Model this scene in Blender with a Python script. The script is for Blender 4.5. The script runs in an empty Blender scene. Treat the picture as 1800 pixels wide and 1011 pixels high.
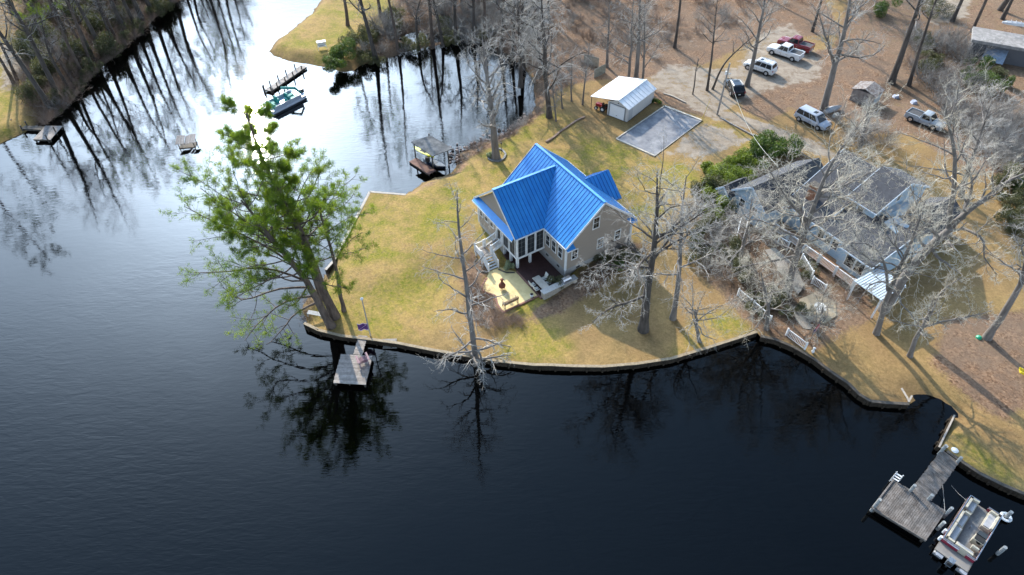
import bpy, math, random
import numpy as np
from mathutils import Vector, Matrix
from mathutils.geometry import delaunay_2d_cdt
R_ = math.radians
scene = bpy.context.scene
# ------------------------------------------------------------------ camera
FPX, PITCH, ROLL, CAMH = 1165.0, R_(45.3), R_(-1.0), 50.0
fw = np.array([0, math.cos(PITCH), -math.sin(PITCH)]); up = np.array([0, math.sin(PITCH), math.cos(PITCH)]); rt = np.array([1.0, 0, 0])
_c, _s = math.cos(ROLL), math.sin(ROLL)
RT, UP = _c*rt + _s*up, -_s*rt + _c*up
cam = bpy.data.cameras.new('camera'); camo = bpy.data.objects.new('camera', cam)
scene.collection.objects.link(camo); scene.camera = camo
cam.sensor_width = 36; cam.lens = FPX/1800*36; cam.clip_end = 8000; cam.clip_start = .5
camo.matrix_world = Matrix(((RT[0], UP[0], -fw[0], 0), (RT[1], UP[1], -fw[1], 0), (RT[2], UP[2], -fw[2], CAMH), (0, 0, 0, 1)))
# ------------------------------------------------------------------ light
SUN_AZ, SUN_EL = -23.5, 29.3            # azimuth from +Y towards +X
sd = np.array([math.cos(R_(SUN_EL))*math.sin(R_(SUN_AZ)), math.cos(R_(SUN_EL))*math.cos(R_(SUN_AZ)), math.sin(R_(SUN_EL))])
sl = bpy.data.lights.new('sun', 'SUN'); sl.energy = 5.0; sl.angle = R_(.6); sl.color = (1, .88, .70)
so = bpy.data.objects.new('sun', sl); scene.collection.objects.link(so)
so.rotation_euler = Vector(-sd).to_track_quat('-Z', 'Y').to_euler(); so.location = (0, 0, 80)
world = bpy.data.worlds.new('World'); scene.world = world; world.use_nodes = True
wt = world.node_tree; wn, wl = wt.nodes, wt.links; wn.clear()
def N(t, nodes, **k):
    n = nodes.new(t)
    for a, b in k.items(): setattr(n, a, b)
    return n
wout = N('ShaderNodeOutputWorld', wn); sky = N('ShaderNodeTexSky', wn, sky_type='NISHITA')
sky.sun_disc = False; sky.sun_elevation = R_(SUN_EL); sky.sun_rotation = R_(SUN_AZ); sky.dust_density = .6; sky.ozone_density = 3.0
bg1 = N('ShaderNodeBackground', wn); bg1.inputs[1].default_value = .1; wl.new(sky.outputs[0], bg1.inputs[0])
tc = N('ShaderNodeTexCoord', wn)
def wm(op, a, b=None, c=None):
    n = N('ShaderNodeMath', wn, operation=op)
    for i, v in enumerate((a, b, c)):
        if v is None: continue
        if hasattr(v, 'links'): wl.new(v, n.inputs[i])
        else: n.inputs[i].default_value = v
    return n.outputs[0]
dot = N('ShaderNodeVectorMath', wn, operation='DOT_PRODUCT'); wl.new(tc.outputs['Generated'], dot.inputs[0]); dot.inputs[1].default_value = tuple(sd)
cs = wm('MAXIMUM', dot.outputs['Value'], 0)
sep = N('ShaderNodeSeparateXYZ', wn); wl.new(tc.outputs['Generated'], sep.inputs[0])
z = wm('MAXIMUM', sep.outputs[2], 0)
zz = wm('ADD', z, .18)
cx, cy = wm('DIVIDE', sep.outputs[0], zz), wm('DIVIDE', sep.outputs[1], zz)
cmb = N('ShaderNodeCombineXYZ', wn); wl.new(cx, cmb.inputs[0]); wl.new(cy, cmb.inputs[1])
ns = N('ShaderNodeTexNoise', wn); wl.new(cmb.outputs[0], ns.inputs['Vector']); ns.inputs['Scale'].default_value = 1.3; ns.inputs['Detail'].default_value = 7; ns.inputs['Roughness'].default_value = .55; ns.inputs['Distortion'].default_value = .4
mr = N('ShaderNodeMapRange', wn, interpolation_type='SMOOTHSTEP'); wl.new(ns.outputs['Fac'], mr.inputs['Value'])
mr.inputs['From Min'].default_value = .38; mr.inputs['From Max'].default_value = .72; mr.inputs['To Min'].default_value = .78; mr.inputs['To Max'].default_value = 1.22
# thin high cloud, forward scattering round the sun, thicker towards the horizon
GL = dict(a=8.0, an=140.0, b=16.0, bn=22.0, c=.2, cn=3.0, base=.03)
sm = N('ShaderNodeMapRange', wn, interpolation_type='SMOOTHSTEP'); wl.new(z, sm.inputs['Value']); sm.inputs['From Min'].default_value = .24; sm.inputs['From Max'].default_value = .5; sm.inputs['To Min'].default_value = .08; sm.inputs['To Max'].default_value = 1.0
aur = wm('ADD', wm('MULTIPLY', wm('POWER', cs, GL['an']), GL['a']), wm('ADD', wm('MULTIPLY', wm('POWER', cs, GL['bn']), GL['b']), wm('MULTIPLY', wm('POWER', cs, GL['cn']), GL['c'])))
thin = wm('SUBTRACT', 1.0, wm('MULTIPLY', z, .35))
low = wm('MULTIPLY', wm('POWER', wm('SUBTRACT', 1.0, z), 3.5), 1.9)      # whitish haze low in the sky
hz = wm('MULTIPLY', wm('ADD', wm('MULTIPLY', wm('ADD', wm('MULTIPLY', aur, sm.outputs[0]), GL['base']), thin), low), mr.outputs[0])
bg2 = N('ShaderNodeBackground', wn); bg2.inputs[0].default_value = (.76, .93, 1.13, 1); wl.new(hz, bg2.inputs[1])
bg3 = N('ShaderNodeBackground', wn); bg3.inputs[0].default_value = (.3, .6, 1, 1); wl.new(wm('MULTIPLY', wm('POWER', cs, 2.4), .95), bg3.inputs[1])       # blue scattered by the thin high veil
ad0 = N('ShaderNodeAddShader', wn); wl.new(bg1.outputs[0], ad0.inputs[0]); wl.new(bg3.outputs[0], ad0.inputs[1])
ads = N('ShaderNodeAddShader', wn); wl.new(ad0.outputs[0], ads.inputs[0]); wl.new(bg2.outputs[0], ads.inputs[1]); wl.new(ads.outputs[0], wout.inputs[0])
vs = scene.view_settings; vs.view_transform = 'Standard'; vs.look = 'None'; vs.gamma = 1; vs.use_curve_mapping = False; vs.exposure = 0.58
scene.render.engine = 'CYCLES'
# ------------------------------------------------------------------ picture <-> place
def S(t): t = np.clip(t, 0, 1); return t*t*(3-2*t)
HO = np.array([5.75, 51.4]); HA = R_(31.5); HU = np.array([math.cos(HA), math.sin(HA)]); HV = np.array([-math.sin(HA), math.cos(HA)])
def gz(x, y):
    a = (x-HO[0])*HU[0]+(y-HO[1])*HU[1]; b = (x-HO[0])*HV[0]+(y-HO[1])*HV[1]
    r = np.hypot(a-2, b-5); q = .9*np.maximum(r-9, 0); return -.6*S(np.maximum(-a*S((10-b+q*.6)/(5+q)), -b-1)/(3.5+q))
def ray(px, py): return (px-900)*RT+(505.5-py)*UP+FPX*fw
def W(px, py, z=0.0):
    d = ray(px, py); t = (CAMH-z)/-d[2]; return np.array([d[0]*t, d[1]*t, z])
def G(px, py, dz=0.0):
    z = 0.0
    for _ in range(6): w = W(px, py, z); z = float(gz(w[0], w[1]))
    w = W(px, py, z); w[2] += dz; return w
def onY(px, py, y):                    # point above the ground line y = const
    d = ray(px, py); t = y/d[1]; return np.array([d[0]*t, y, CAMH+d[2]*t])
def proj(P):
    d = np.asarray(P, float)-np.array([0, 0, CAMH]); k = d@fw
    return 900+FPX*(d@RT)/k, 505.5-FPX*(d@UP)/k
WATER = -1.12
rng = np.random.default_rng(7); random.seed(7)
# ------------------------------------------------------------------ materials
def srgb(*c):
    return tuple(((v/255)/12.92 if v/255 <= .04045 else ((v/255+.055)/1.055)**2.4) for v in c)
MATS = {}
def mat(name, c1, c2=None, rough=.7, scale=3.0, metal=0.0, bump=0.0, bscale=20.0, spec=.5, coat=0.0, coatr=.03, detail=5, stretch=None, trans=0.0, lo=.35, hi=.65, coords='Object', vary=0.0):
    if name in MATS: return MATS[name]
    m = bpy.data.materials.new(name); m.use_nodes = True; t = m.node_tree; n, l = t.nodes, t.links
    b = n['Principled BSDF']; b.inputs['Roughness'].default_value = rough; b.inputs['Metallic'].default_value = metal
    b.inputs['Specular IOR Level'].default_value = spec; b.inputs['Coat Weight'].default_value = coat; b.inputs['Coat Roughness'].default_value = coatr
    b.inputs['Base Color'].default_value = (*c1, 1)
    co = n.new('ShaderNodeTexCoord'); src = co.outputs[coords]
    if stretch:
        mp = n.new('ShaderNodeMapping'); mp.inputs['Scale'].default_value = stretch; l.new(src, mp.inputs[0]); src = mp.outputs[0]
    if c2 is not None:
        x = n.new('ShaderNodeTexNoise'); x.inputs['Scale'].default_value = scale; x.inputs['Detail'].default_value = detail; x.inputs['Roughness'].default_value = .65
        l.new(src, x.inputs['Vector'])
        r = n.new('ShaderNodeMapRange'); r.inputs['From Min'].default_value = lo; r.inputs['From Max'].default_value = hi; l.new(x.outputs['Fac'], r.inputs['Value'])
        mx = n.new('ShaderNodeMix'); mx.data_type = 'RGBA'; mx.inputs[6].default_value = (*c1, 1); mx.inputs[7].default_value = (*c2, 1)
        l.new(r.outputs[0], mx.inputs[0]); l.new(mx.outputs[2], b.inputs['Base Color'])
    if vary:
        oi = n.new('ShaderNodeObjectInfo'); r2 = n.new('ShaderNodeMapRange'); r2.inputs['To Min'].default_value = 1-vary; r2.inputs['To Max'].default_value = 1+vary; l.new(oi.outputs['Random'], r2.inputs['Value'])
        hs = n.new('ShaderNodeHueSaturation'); l.new(r2.outputs[0], hs.inputs['Value']); l.new(mx.outputs[2], hs.inputs['Color']); l.new(hs.outputs[0], b.inputs['Base Color'])
    if bump:
        x = n.new('ShaderNodeTexNoise'); x.inputs['Scale'].default_value = bscale; x.inputs['Detail'].default_value = 4; l.new(src, x.inputs['Vector'])
        bp = n.new('ShaderNodeBump'); bp.inputs['Strength'].default_value = bump; bp.inputs['Distance'].default_value = .05; l.new(x.outputs['Fac'], bp.inputs['Height']); l.new(bp.outputs[0], b.inputs['Normal'])
    if trans:
        tr = n.new('ShaderNodeBsdfTranslucent'); ms = n.new('ShaderNodeMixShader'); ms.inputs[0].default_value = trans
        if c2 is not None:
            g = n.new('ShaderNodeMix'); g.data_type = 'RGBA'; g.blend_type = 'MULTIPLY'; g.inputs[0].default_value = 1; l.new(mx.outputs[2], g.inputs[6]); g.inputs[7].default_value = (1.5, 1.6, .8, 1); l.new(g.outputs[2], tr.inputs[0])
        else: tr.inputs[0].default_value = (*c1, 1)
        l.new(b.outputs[0], ms.inputs[1]); l.new(tr.outputs[0], ms.inputs[2]); l.new(ms.outputs[0], n['Material Output'].inputs[0])
    MATS[name] = m; return m
white = mat('white_paint', (.74, .75, .76), (.6, .6, .58), .5, 2.0)
wood_grey = mat('weathered_boards', (.19, .165, .15), (.36, .33, .31), .85, 2.5, bump=.4, bscale=30, lo=.3, hi=.75, vary=.22)
wood_dark = mat('dark_timber', (.045, .038, .03), (.1, .085, .07), .8, 4, bump=.3)
wood_pale = mat('pale_timber_cap', (.42, .37, .31), (.28, .25, .22), .8, 4)
metal_grey = mat('galvanised_metal', (.5, .51, .53), (.38, .38, .4), .4, 5, metal=.5)
glass_dark = mat('dark_glass', (.012, .016, .02), None, .08, spec=.6)
black = mat('black_rubber', (.02, .02, .02), None, .75)
chrome = mat('brushed_metal', (.6, .6, .62), None, .25, metal=.9)
# ------------------------------------------------------------------ mesh helpers
col = scene.collection
def np_mesh(name, v, quads=None, tris=None, smooth=False):
    me = bpy.data.meshes.new(name); v = np.asarray(v, np.float32)
    q = np.zeros((0, 4), np.int32) if quads is None else np.asarray(quads, np.int32); t = np.zeros((0, 3), np.int32) if tris is None else np.asarray(tris, np.int32)
    me.vertices.add(len(v)); me.vertices.foreach_set('co', v.ravel())
    nl = q.size+t.size; me.loops.add(nl); me.loops.foreach_set('vertex_index', np.concatenate([q.ravel(), t.ravel()]).astype(np.int32))
    me.polygons.add(len(q)+len(t))
    st = np.concatenate([np.arange(len(q))*4, len(q)*4+np.arange(len(t))*3]).astype(np.int32)
    me.polygons.foreach_set('loop_start', st)
    if smooth: me.polygons.foreach_set('use_smooth', np.ones(len(q)+len(t), bool))
    me.update(calc_edges=True); return me
def link(name, me, m=None, parent=None):
    o = bpy.data.objects.new(name, me); col.objects.link(o)
    if m is not None and len(me.materials) == 0: me.materials.append(m)
    if parent is not None: o.parent = parent
    return o
def tag(o, label=None, cat=None, group=None, kind=None):
    if label: o['label'] = label
    if cat: o['category'] = cat
    if group: o['group'] = group
    if kind: o['kind'] = kind
    return o
def thing(name, label, cat, loc=(0, 0, 0), rz=0.0, group=None):
    o = bpy.data.objects.new(name, None); col.objects.link(o); o.empty_display_size = .3
    o.location = tuple(float(q) for q in loc); o.rotation_euler = (0, 0, rz); return tag(o, label, cat, group)
class MB:
    def __init__(s): s.v = []; s.f = []
    def add(s, vs, fs):
        b = len(s.v); s.v += [tuple(map(float, q)) for q in vs]; s.f += [tuple(b+i for i in f) for f in fs]; return s
    def hexa(s, p):                    # p: 4 bottom ccw, 4 top ccw
        return s.add(p, [(3, 2, 1, 0), (4, 5, 6, 7), (0, 1, 5, 4), (1, 2, 6, 5), (2, 3, 7, 6), (3, 0, 4, 7)])
    def box(s, x0, x1, y0, y1, z0, z1):
        return s.hexa([(x0, y0, z0), (x1, y0, z0), (x1, y1, z0), (x0, y1, z0), (x0, y0, z1), (x1, y0, z1), (x1, y1, z1), (x0, y1, z1)])
    def cbox(s, c, sx, sy, sz, rz=0.0):
        C, Sn = math.cos(rz), math.sin(rz); p = []
        for z_ in (0, 1):
            for a, b in ((-1, -1), (1, -1), (1, 1), (-1, 1)):
                x, y = a*sx/2, b*sy/2; p.append((c[0]+x*C-y*Sn, c[1]+x*Sn+y*C, c[2]+z_*sz))
        return s.hexa(p)
    def prism(s, poly, z0, z1):        # poly ccw 2-D; z0,z1 numbers or per-vertex lists
        n = len(poly); a0 = z0 if hasattr(z0, '__len__') else [z0]*n; a1 = z1 if hasattr(z1, '__len__') else [z1]*n
        vs_ = [(x, y, a0[i]) for i, (x, y) in enumerate(poly)]+[(x, y, a1[i]) for i, (x, y) in enumerate(poly)]
        return s.add(vs_, [tuple(range(n-1, -1, -1)), tuple(range(n, 2*n))]+[(i, (i+1) % n, n+(i+1) % n, n+i) for i in range(n)])
    def slab(s, pts, t):               # planar polygon (3-D, ccw from above) thickened downwards
        n = len(pts); vs_ = [tuple(p) for p in pts]+[(p[0], p[1], p[2]-t) for p in pts]
        return s.add(vs_, [tuple(range(n)), tuple(range(2*n-1, n-1, -1))]+[(i, n+i, n+(i+1) % n, (i+1) % n) for i in range(n)])
    def beam(s, a, b, w, h=None):
        h = h or w; a, b = Vector(a), Vector(b); d = (b-a).normalized()
        r = d.cross(Vector((0, 0, 1)));
        if r.length < 1e-3: r = Vector((1, 0, 0))
        r.normalize(); q = r.cross(d).normalized(); r *= w/2; q *= h/2
        return s.hexa([a-r-q, a+r-q, a+r+q, a-r+q, b-r-q, b+r-q, b+r+q, b-r+q])
    def tube(s, a, b, r0, r1=None, n=8):
        r1 = r0 if r1 is None else r1; a, b = Vector(a), Vector(b); d = (b-a).normalized()
        x = d.cross(Vector((0, 0, 1)));
        if x.length < 1e-3: x = Vector((1, 0, 0))
        x.normalize(); y = d.cross(x); vs_ = []
        for c, rr in ((a, r0), (b, r1)):
            for i in range(n):
                t = 2*math.pi*i/n; vs_.append(c+(x*math.cos(t)+y*math.sin(t))*rr)
        return s.add(vs_, [tuple(range(n-1, -1, -1)), tuple(range(n, 2*n))]+[(i, (i+1) % n, n+(i+1) % n, n+i) for i in range(n)])
    def path(s, pts, r, n=6):
        for a, b in zip(pts[:-1], pts[1:]): s.tube(a, b, r, r, n)
        return s
    def lathe(s, c, prof, n=12):       # prof [(r,z)]
        vs_ = [(c[0]+r*math.cos(2*math.pi*i/n), c[1]+r*math.sin(2*math.pi*i/n), c[2]+z_) for r, z_ in prof for i in range(n)]
        k = len(prof); f = [(j*n+i, j*n+(i+1) % n, (j+1)*n+(i+1) % n, (j+1)*n+i) for j in range(k-1) for i in range(n)]
        return s.add(vs_, f+[tuple(range(n-1, -1, -1)), tuple(range((k-1)*n, k*n))])
    def build(s, name, m, parent=None, world=False, smooth=False):
        me = bpy.data.meshes.new(name); v = s.v
        if world and parent is not None:
            mw = Matrix.Translation(parent.location) @ parent.rotation_euler.to_matrix().to_4x4(); iv = mw.inverted(); v = [iv @ Vector(q) for q in v]
        me.from_pydata([tuple(q) for q in v], [], s.f); me.update()
        if smooth: me.shade_smooth()
        o = link(name, me, m, parent); return o
    def mesh(s, name, m):
        me = bpy.data.meshes.new(name); me.from_pydata(s.v, [], s.f); me.update(); me.materials.append(m); return me
# ------------------------------------------------------------------ land and water
def pxw(pts, z=None):                  # picture points (with optional mode) -> world xy
    out = []
    for p in pts:
        w = W(p[0], p[1], z) if z is not None else G(p[0], p[1]); out.append((w[0], w[1]))
    return out
BK = WATER-.08
front = [(535,569),(560,581),(600,591),(650,597),(700,604),(760,616),(820,626),(880,636),(940,642),(1000,644),(1060,645),(1120,640),(1180,631),(1240,613),(1290,597),(1330,584)]
mid = [(1337,592),(1362,597),(1395,611),(1430,631),(1460,654),(1490,674),(1510,694),(1530,706),(1560,709),(1597,711)]
notch = [(1612,702),(1630,703),(1655,712),(1676,729)]
edge2 = [(1677,731),(1650,787)]
right = [(1664,794),(1690,812),(1720,832),(1760,852),(1800,869),(1860,893),(1960,930),(2100,975)]
leftcap = [(572,474),(586,459),(650,337),(713,342)]
leftbank = [(535,568),(523,556),(528,540),(541,520),(556,497),(568,480)]
creek = [(720,336),(742,322),(762,312),(790,306),(800,288),(797,270),(822,262),(850,248),(884,238),(905,222),(925,205),(938,188),(936,150),(915,115),(885,95),(850,72),(800,76),(760,83),(720,92),(690,103),(655,112),(640,117),(622,127),(600,128),(583,123),(560,119),(540,117),(505,109),(478,99),(468,91),(474,82),(490,68),(515,50),(543,26),(560,5),(580,-25),(612,-70),(650,-120)]
pond = [(705,69),(722,60),(745,53),(765,58),(790,57),(818,62),(835,66),(800,70),(760,75),(722,77)]
lbank = [(-400,330),(-150,290),(-60,272),(0,257),(30,246),(75,217),(108,192),(128,165),(155,135),(185,107),(232,66),(280,22),(312,0),(350,-35),(400,-80),(460,-130)]
land_segs = []                         # (xy list, kind)
land_segs += [(pxw(front), 'wall'), (pxw(mid), 'wall'), (pxw(notch, BK), 'bank'), (pxw(edge2), 'wall'), (pxw(right), 'wall')]
far_right = [(250, -60), (1500, -200), (1500, 2500), (20, 2500), (-22, 420)]
main_poly = [p for s, k in land_segs for p in s]+[tuple(q) for q in far_right]
ck = pxw(creek[::-1], BK); lc = pxw(leftcap)[::-1]; lb = pxw(leftbank, BK)[::-1]
main_poly += ck+lc+lb
bank_lines = [ck, lb, pxw(notch, BK)]
pondw = pxw(pond, BK)
left_poly = pxw(lbank, BK); lbl = list(left_poly)
left_poly += [(-48, 420), (-60, 2500), (-1500, 2500), (-1500, -200), (-400, 60)]
bank_lines += [lbl, pondw+[pondw[0]]]
def seg_dist(P, line):
    d = np.full(len(P), 1e9)
    for a, b in zip(line[:-1], line[1:]):
        a, b = np.array(a), np.array(b); ab = b-a; t = np.clip(((P-a)@ab)/max(ab@ab, 1e-9), 0, 1); d = np.minimum(d, np.linalg.norm(P-(a+t[:, None]*ab), axis=1))
    return d
def inpoly(P, poly):
    x, y = P[:, 0], P[:, 1]; r = np.zeros(len(P), bool); n = len(poly)
    for i in range(n):
        (x1, y1), (x2, y2) = poly[i], poly[(i+1) % n]
        if y1 == y2: continue
        c = ((y1 > y) != (y2 > y)) & (x < (x2-x1)*(y-y1)/(y2-y1)+x1); r ^= c
    return r
def fuzzy(P, poly, soft):
    d = seg_dist(P, list(poly)+[poly[0]]); s_ = np.where(inpoly(P, poly), d, -d); return S((s_+soft)/(2*soft))
def dens(line, step):
    out = []
    for a, b in zip(line[:-1], line[1:]):
        a, b = np.array(a), np.array(b); n = max(1, int(min(np.linalg.norm(b-a)/step, 400))); out += [tuple(a+(b-a)*i/n) for i in range(n)]
    return out+[tuple(line[-1])]
def rough(line, amp, step=1.0, seed=1):   # irregular natural shore
    r = np.random.default_rng(seed); L = dens(line, step); o = []
    for i, p in enumerate(L): o.append(p if i in (0, len(L)-1) else (p[0]+r.normal(0, amp), p[1]+r.normal(0, amp)))
    return o
ck = rough(ck, .16, 1.2, 2); lb = rough(lb, .12, 1, 3); lbl = rough(lbl, .3, 1.5, 4)
main_poly = [p for s, k in land_segs for p in (s if k == 'wall' else rough(s, .1, .8, 5))]+[tuple(q) for q in far_right]+ck+lc+lb
left_poly = lbl+[(-48, 420), (-60, 2500), (-1500, 2500), (-1500, -200), (-400, 60)]
bank_lines = [ck, lb, pxw(notch, BK), lbl, pondw+[pondw[0]]]
def px_of(P, z):
    d = np.column_stack([P, z])-np.array([0, 0, CAMH]); k = np.maximum(d@fw, 1.0); return np.column_stack([900+FPX*(d@RT)/k, 505.5-FPX*(d@UP)/k])
# regions drawn on the photograph, laid on the ground
def reg(pts): return [tuple(G(*p)[:2]) for p in pts]
R_GREEN = [reg([(590,470),(650,342),(715,345),(740,330),(800,300),(820,268),(880,243),(920,210),(960,195),(1000,200),(1020,232),(1085,250),(1150,280),(1215,285),(1240,330),(1200,400),(1130,420),(960,560),(860,560),(840,470),(830,360),(800,430),(790,560),(740,600),(640,590),(560,570),(540,545)]),
           reg([(1225,560),(1290,545),(1320,575),(1330,583),(1240,612),(1180,628)]), reg([(1000,640),(870,632),(900,560),(960,545),(1010,610)]),
           reg([(470,92),(543,26),(560,5),(690,-20),(680,40),(640,60),(600,110),(540,115)]), reg([(-40,60),(30,60),(45,130),(30,200),(60,215),(0,255),(-60,260)]),
           reg([(1655,785),(1680,760),(1740,800),(1800,845),(1800,865),(1720,828)]), reg([(1220,195),(1262,215),(1310,235),(1380,262),(1360,290),(1300,260),(1240,235)]), reg([(1545,5),(1580,0),(1590,20),(1550,30)])]
R_LEAF = [(reg([(1310,150),(1350,110),(1480,80),(1560,100),(1570,180),(1460,215),(1390,190),(1350,215),(1300,190)]), 1.0), (reg([(960,-200),(1300,-200),(1420,-60),(1480,60),(1330,70),(1250,110),(1190,125),(1110,145),(1060,140),(1000,150),(940,190),(935,100),(900,40)]), .9),
          (reg([(1540,-160),(2000,-160),(2000,330),(1850,330),(1700,300),(1600,240),(1500,230),(1450,120)]), .7), (reg([(1660,560),(1850,540),(1850,700),(1760,740),(1690,690),(1640,640)]), .95),
          (reg([(935,545),(1000,500),(1060,450),(1120,425),(1125,440),(1060,500),(990,545),(945,565)]), 1.1), (reg([(700,430),(840,395),(850,470),(830,500),(720,500)]), .3),
          (reg([(600,470),(700,-200),(900,-200),(935,60),(850,75),(640,115)]), .0), (reg([(630,110),(690,30),(720,-200),(940,-200),(940,120),(850,70),(760,80)]), .75), (reg([(40,-200),(420,-200),(290,20),(180,110),(120,170),(60,215),(35,150),(40,60)]), .7),
          (reg([(715,338),(745,318),(795,300),(800,285),(790,262),(835,252),(905,205),(950,180),(960,195),(885,250),(830,275),(810,300),(740,335)]), .8),
          (reg([(1230,330),(1290,300),(1410,270),(1470,300),(1540,480),(1540,560),(1440,620),(1330,590),(1230,480)]), .75), (reg([(845,505),(860,470),(830,440),(815,470),(820,560),(850,575),(930,560),(890,555),(870,525)]), 1.0), (reg([(1125,160),(1170,150),(1250,190),(1270,210),(1225,205),(1165,185),(1150,182)]), .8)]
R_SAND = [(reg([(1120,150),(1180,110),(1250,120),(1330,120),(1300,175),(1260,215),(1180,170)]), .8), (reg([(1255,190),(1300,200),(1370,225),(1450,255),(1480,285),(1400,262),(1340,236),(1270,212)]), .95), (reg([(1330,60),(1390,40),(1450,110),(1440,140),(1350,160),(1280,190),(1250,170),(1300,110)]), .75),
          (reg([(1230,215),(1275,225),(1320,245),(1290,262),(1225,280),(1175,270)]), .8), (reg([(1610,-30),(1720,-40),(1700,30),(1640,45)]), .9), (reg([(0,75),(45,85),(50,120),(20,160),(0,160)]), .8), (reg([(1350,400),(1400,470),(1480,520),(1500,560),(1440,590),(1390,590),(1330,500)]), .35), (reg([(1170,60),(1220,90),(1330,40),(1340,20),(1280,30)]), .3)]
R_SOIL = [(reg([(1250,430),(1330,420),(1420,480),(1400,560),(1330,560),(1270,500)]), .6), (reg([(1000,470),(1110,420),(1140,440),(1040,505)]), .8), (reg([(1590,50),(1700,60),(1730,120),(1620,160)]), .7), (reg([(1500,150),(1640,140),(1640,160),(1560,185)]), .7)]
def land(name, poly, hole, seed):
    r = np.random.default_rng(seed); bnd = np.array(poly); pts = [tuple(p) for p in poly]; edges = [(i, (i+1) % len(poly)) for i in range(len(poly))]
    if hole: b = len(pts); pts += hole; edges += [(b+i, b+(i+1) % len(hole)) for i in range(len(hole))]
    inner = []
    for (x0, x1, y0, y1, st) in ((-95, 105, 14, 150, .75), (-260, 260, -60, 420, 7), (-1500, 1500, -200, 2500, 90)):
        X, Y = np.meshgrid(np.arange(x0, x1, st), np.arange(y0, y1, st)); P = np.column_stack([X.ravel(), Y.ravel()])+r.uniform(-.3, .3, (X.size, 2))*st
        if st > 1:
            w_ = (-95, 105, 14, 150) if st < 20 else (-260, 260, -60, 420); P = P[~((P[:, 0] > w_[0]) & (P[:, 0] < w_[1]) & (P[:, 1] > w_[2]) & (P[:, 1] < w_[3]))]
        else:
            pp = px_of(P, np.zeros(len(P))); P = P[(pp[:, 0] > -60) & (pp[:, 0] < 1860) & (pp[:, 1] > -60) & (pp[:, 1] < 1060)]
        P = P[inpoly(P, poly)]
        if hole: P = P[~inpoly(P, hole)]
        P = P[seg_dist(P, list(poly)+[poly[0]]) > st*.35]
        inner.append(P)
    inner = np.concatenate(inner); pts += [tuple(p) for p in inner]
    ov, oe, of, _, _, _ = delaunay_2d_cdt([Vector(p) for p in pts], edges, [], 1, 1e-4)
    P = np.array([tuple(v_) for v_ in ov]); tri = np.array([f for f in of if len(f) == 3], np.int32)
    if hole:
        cen = P[tri].mean(1); tri = tri[~inpoly(cen, hole)]
    g = gz(P[:, 0], P[:, 1]); d = np.full(len(P), 1e9)
    for L in bank_lines: d = np.minimum(d, seg_dist(P, L))
    k = S(d/2.6); hump = (np.sin(P[:, 0]*.9)+np.sin(P[:, 1]*1.1+P[:, 0]*.4))*.02*np.clip(d/6, 0, 1)
    z_ = BK*(1-k)+(g+hump)*k
    ab = np.column_stack([(P-HO)@HU, (P-HO)@HV]); pit = inpoly(ab, [(-8.2, -.6), (-4.0, -.6), (-3.9, -1.1), (.7, -1.0), (.7, 7.6), (-3.4, 7.6), (-3.7, 3.6), (-5, 5.0), (-6.3, 5.1), (-7.1, 4.4), (-8.1, 3.6), (-7.6, 1.7)])
    z_ = np.where(pit, np.minimum(z_, -.78), z_)
    me = np_mesh(name, np.column_stack([P, z_]), tris=tri, smooth=True)
    # make normals face up
    if me.polygons[0].normal.z < 0: me.flip_normals()
    w = np.zeros((len(P), 4), np.float32); near = np.ones(len(P))
    for q in R_GREEN: w[:, 0] = np.maximum(w[:, 0], fuzzy(P, q, 1.2))
    for q, s_ in R_LEAF: w[:, 1] = np.maximum(w[:, 1], s_*fuzzy(P, q, 1.2))
    for q, s_ in R_SAND: w[:, 2] = np.maximum(w[:, 2], s_*fuzzy(P, q, 1.0))
    for q, s_ in R_SOIL: w[:, 3] = np.maximum(w[:, 3], s_*fuzzy(P, q, 1.0))
    far = S((P[:, 1]-118)/20); w[:, 1] = np.maximum(w[:, 1], far*.85)
    w[:, 3] = np.maximum(w[:, 3], .85*(1-S((d-.1)/.9)))
    w[:, 0] *= (1-w[:, 2]*.8); w[:, 0] *= (1-np.minimum(w[:, 1], 1)*.7)
    for nm, i in (('green', 0), ('leaf', 1), ('sand', 2), ('soil', 3)):
        a = me.attributes.new(nm, 'FLOAT', 'POINT'); a.data.foreach_set('value', np.ascontiguousarray(w[:, i]))
    o = link(name, me, ground_mat()); tag(o, kind='structure'); return o
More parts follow.
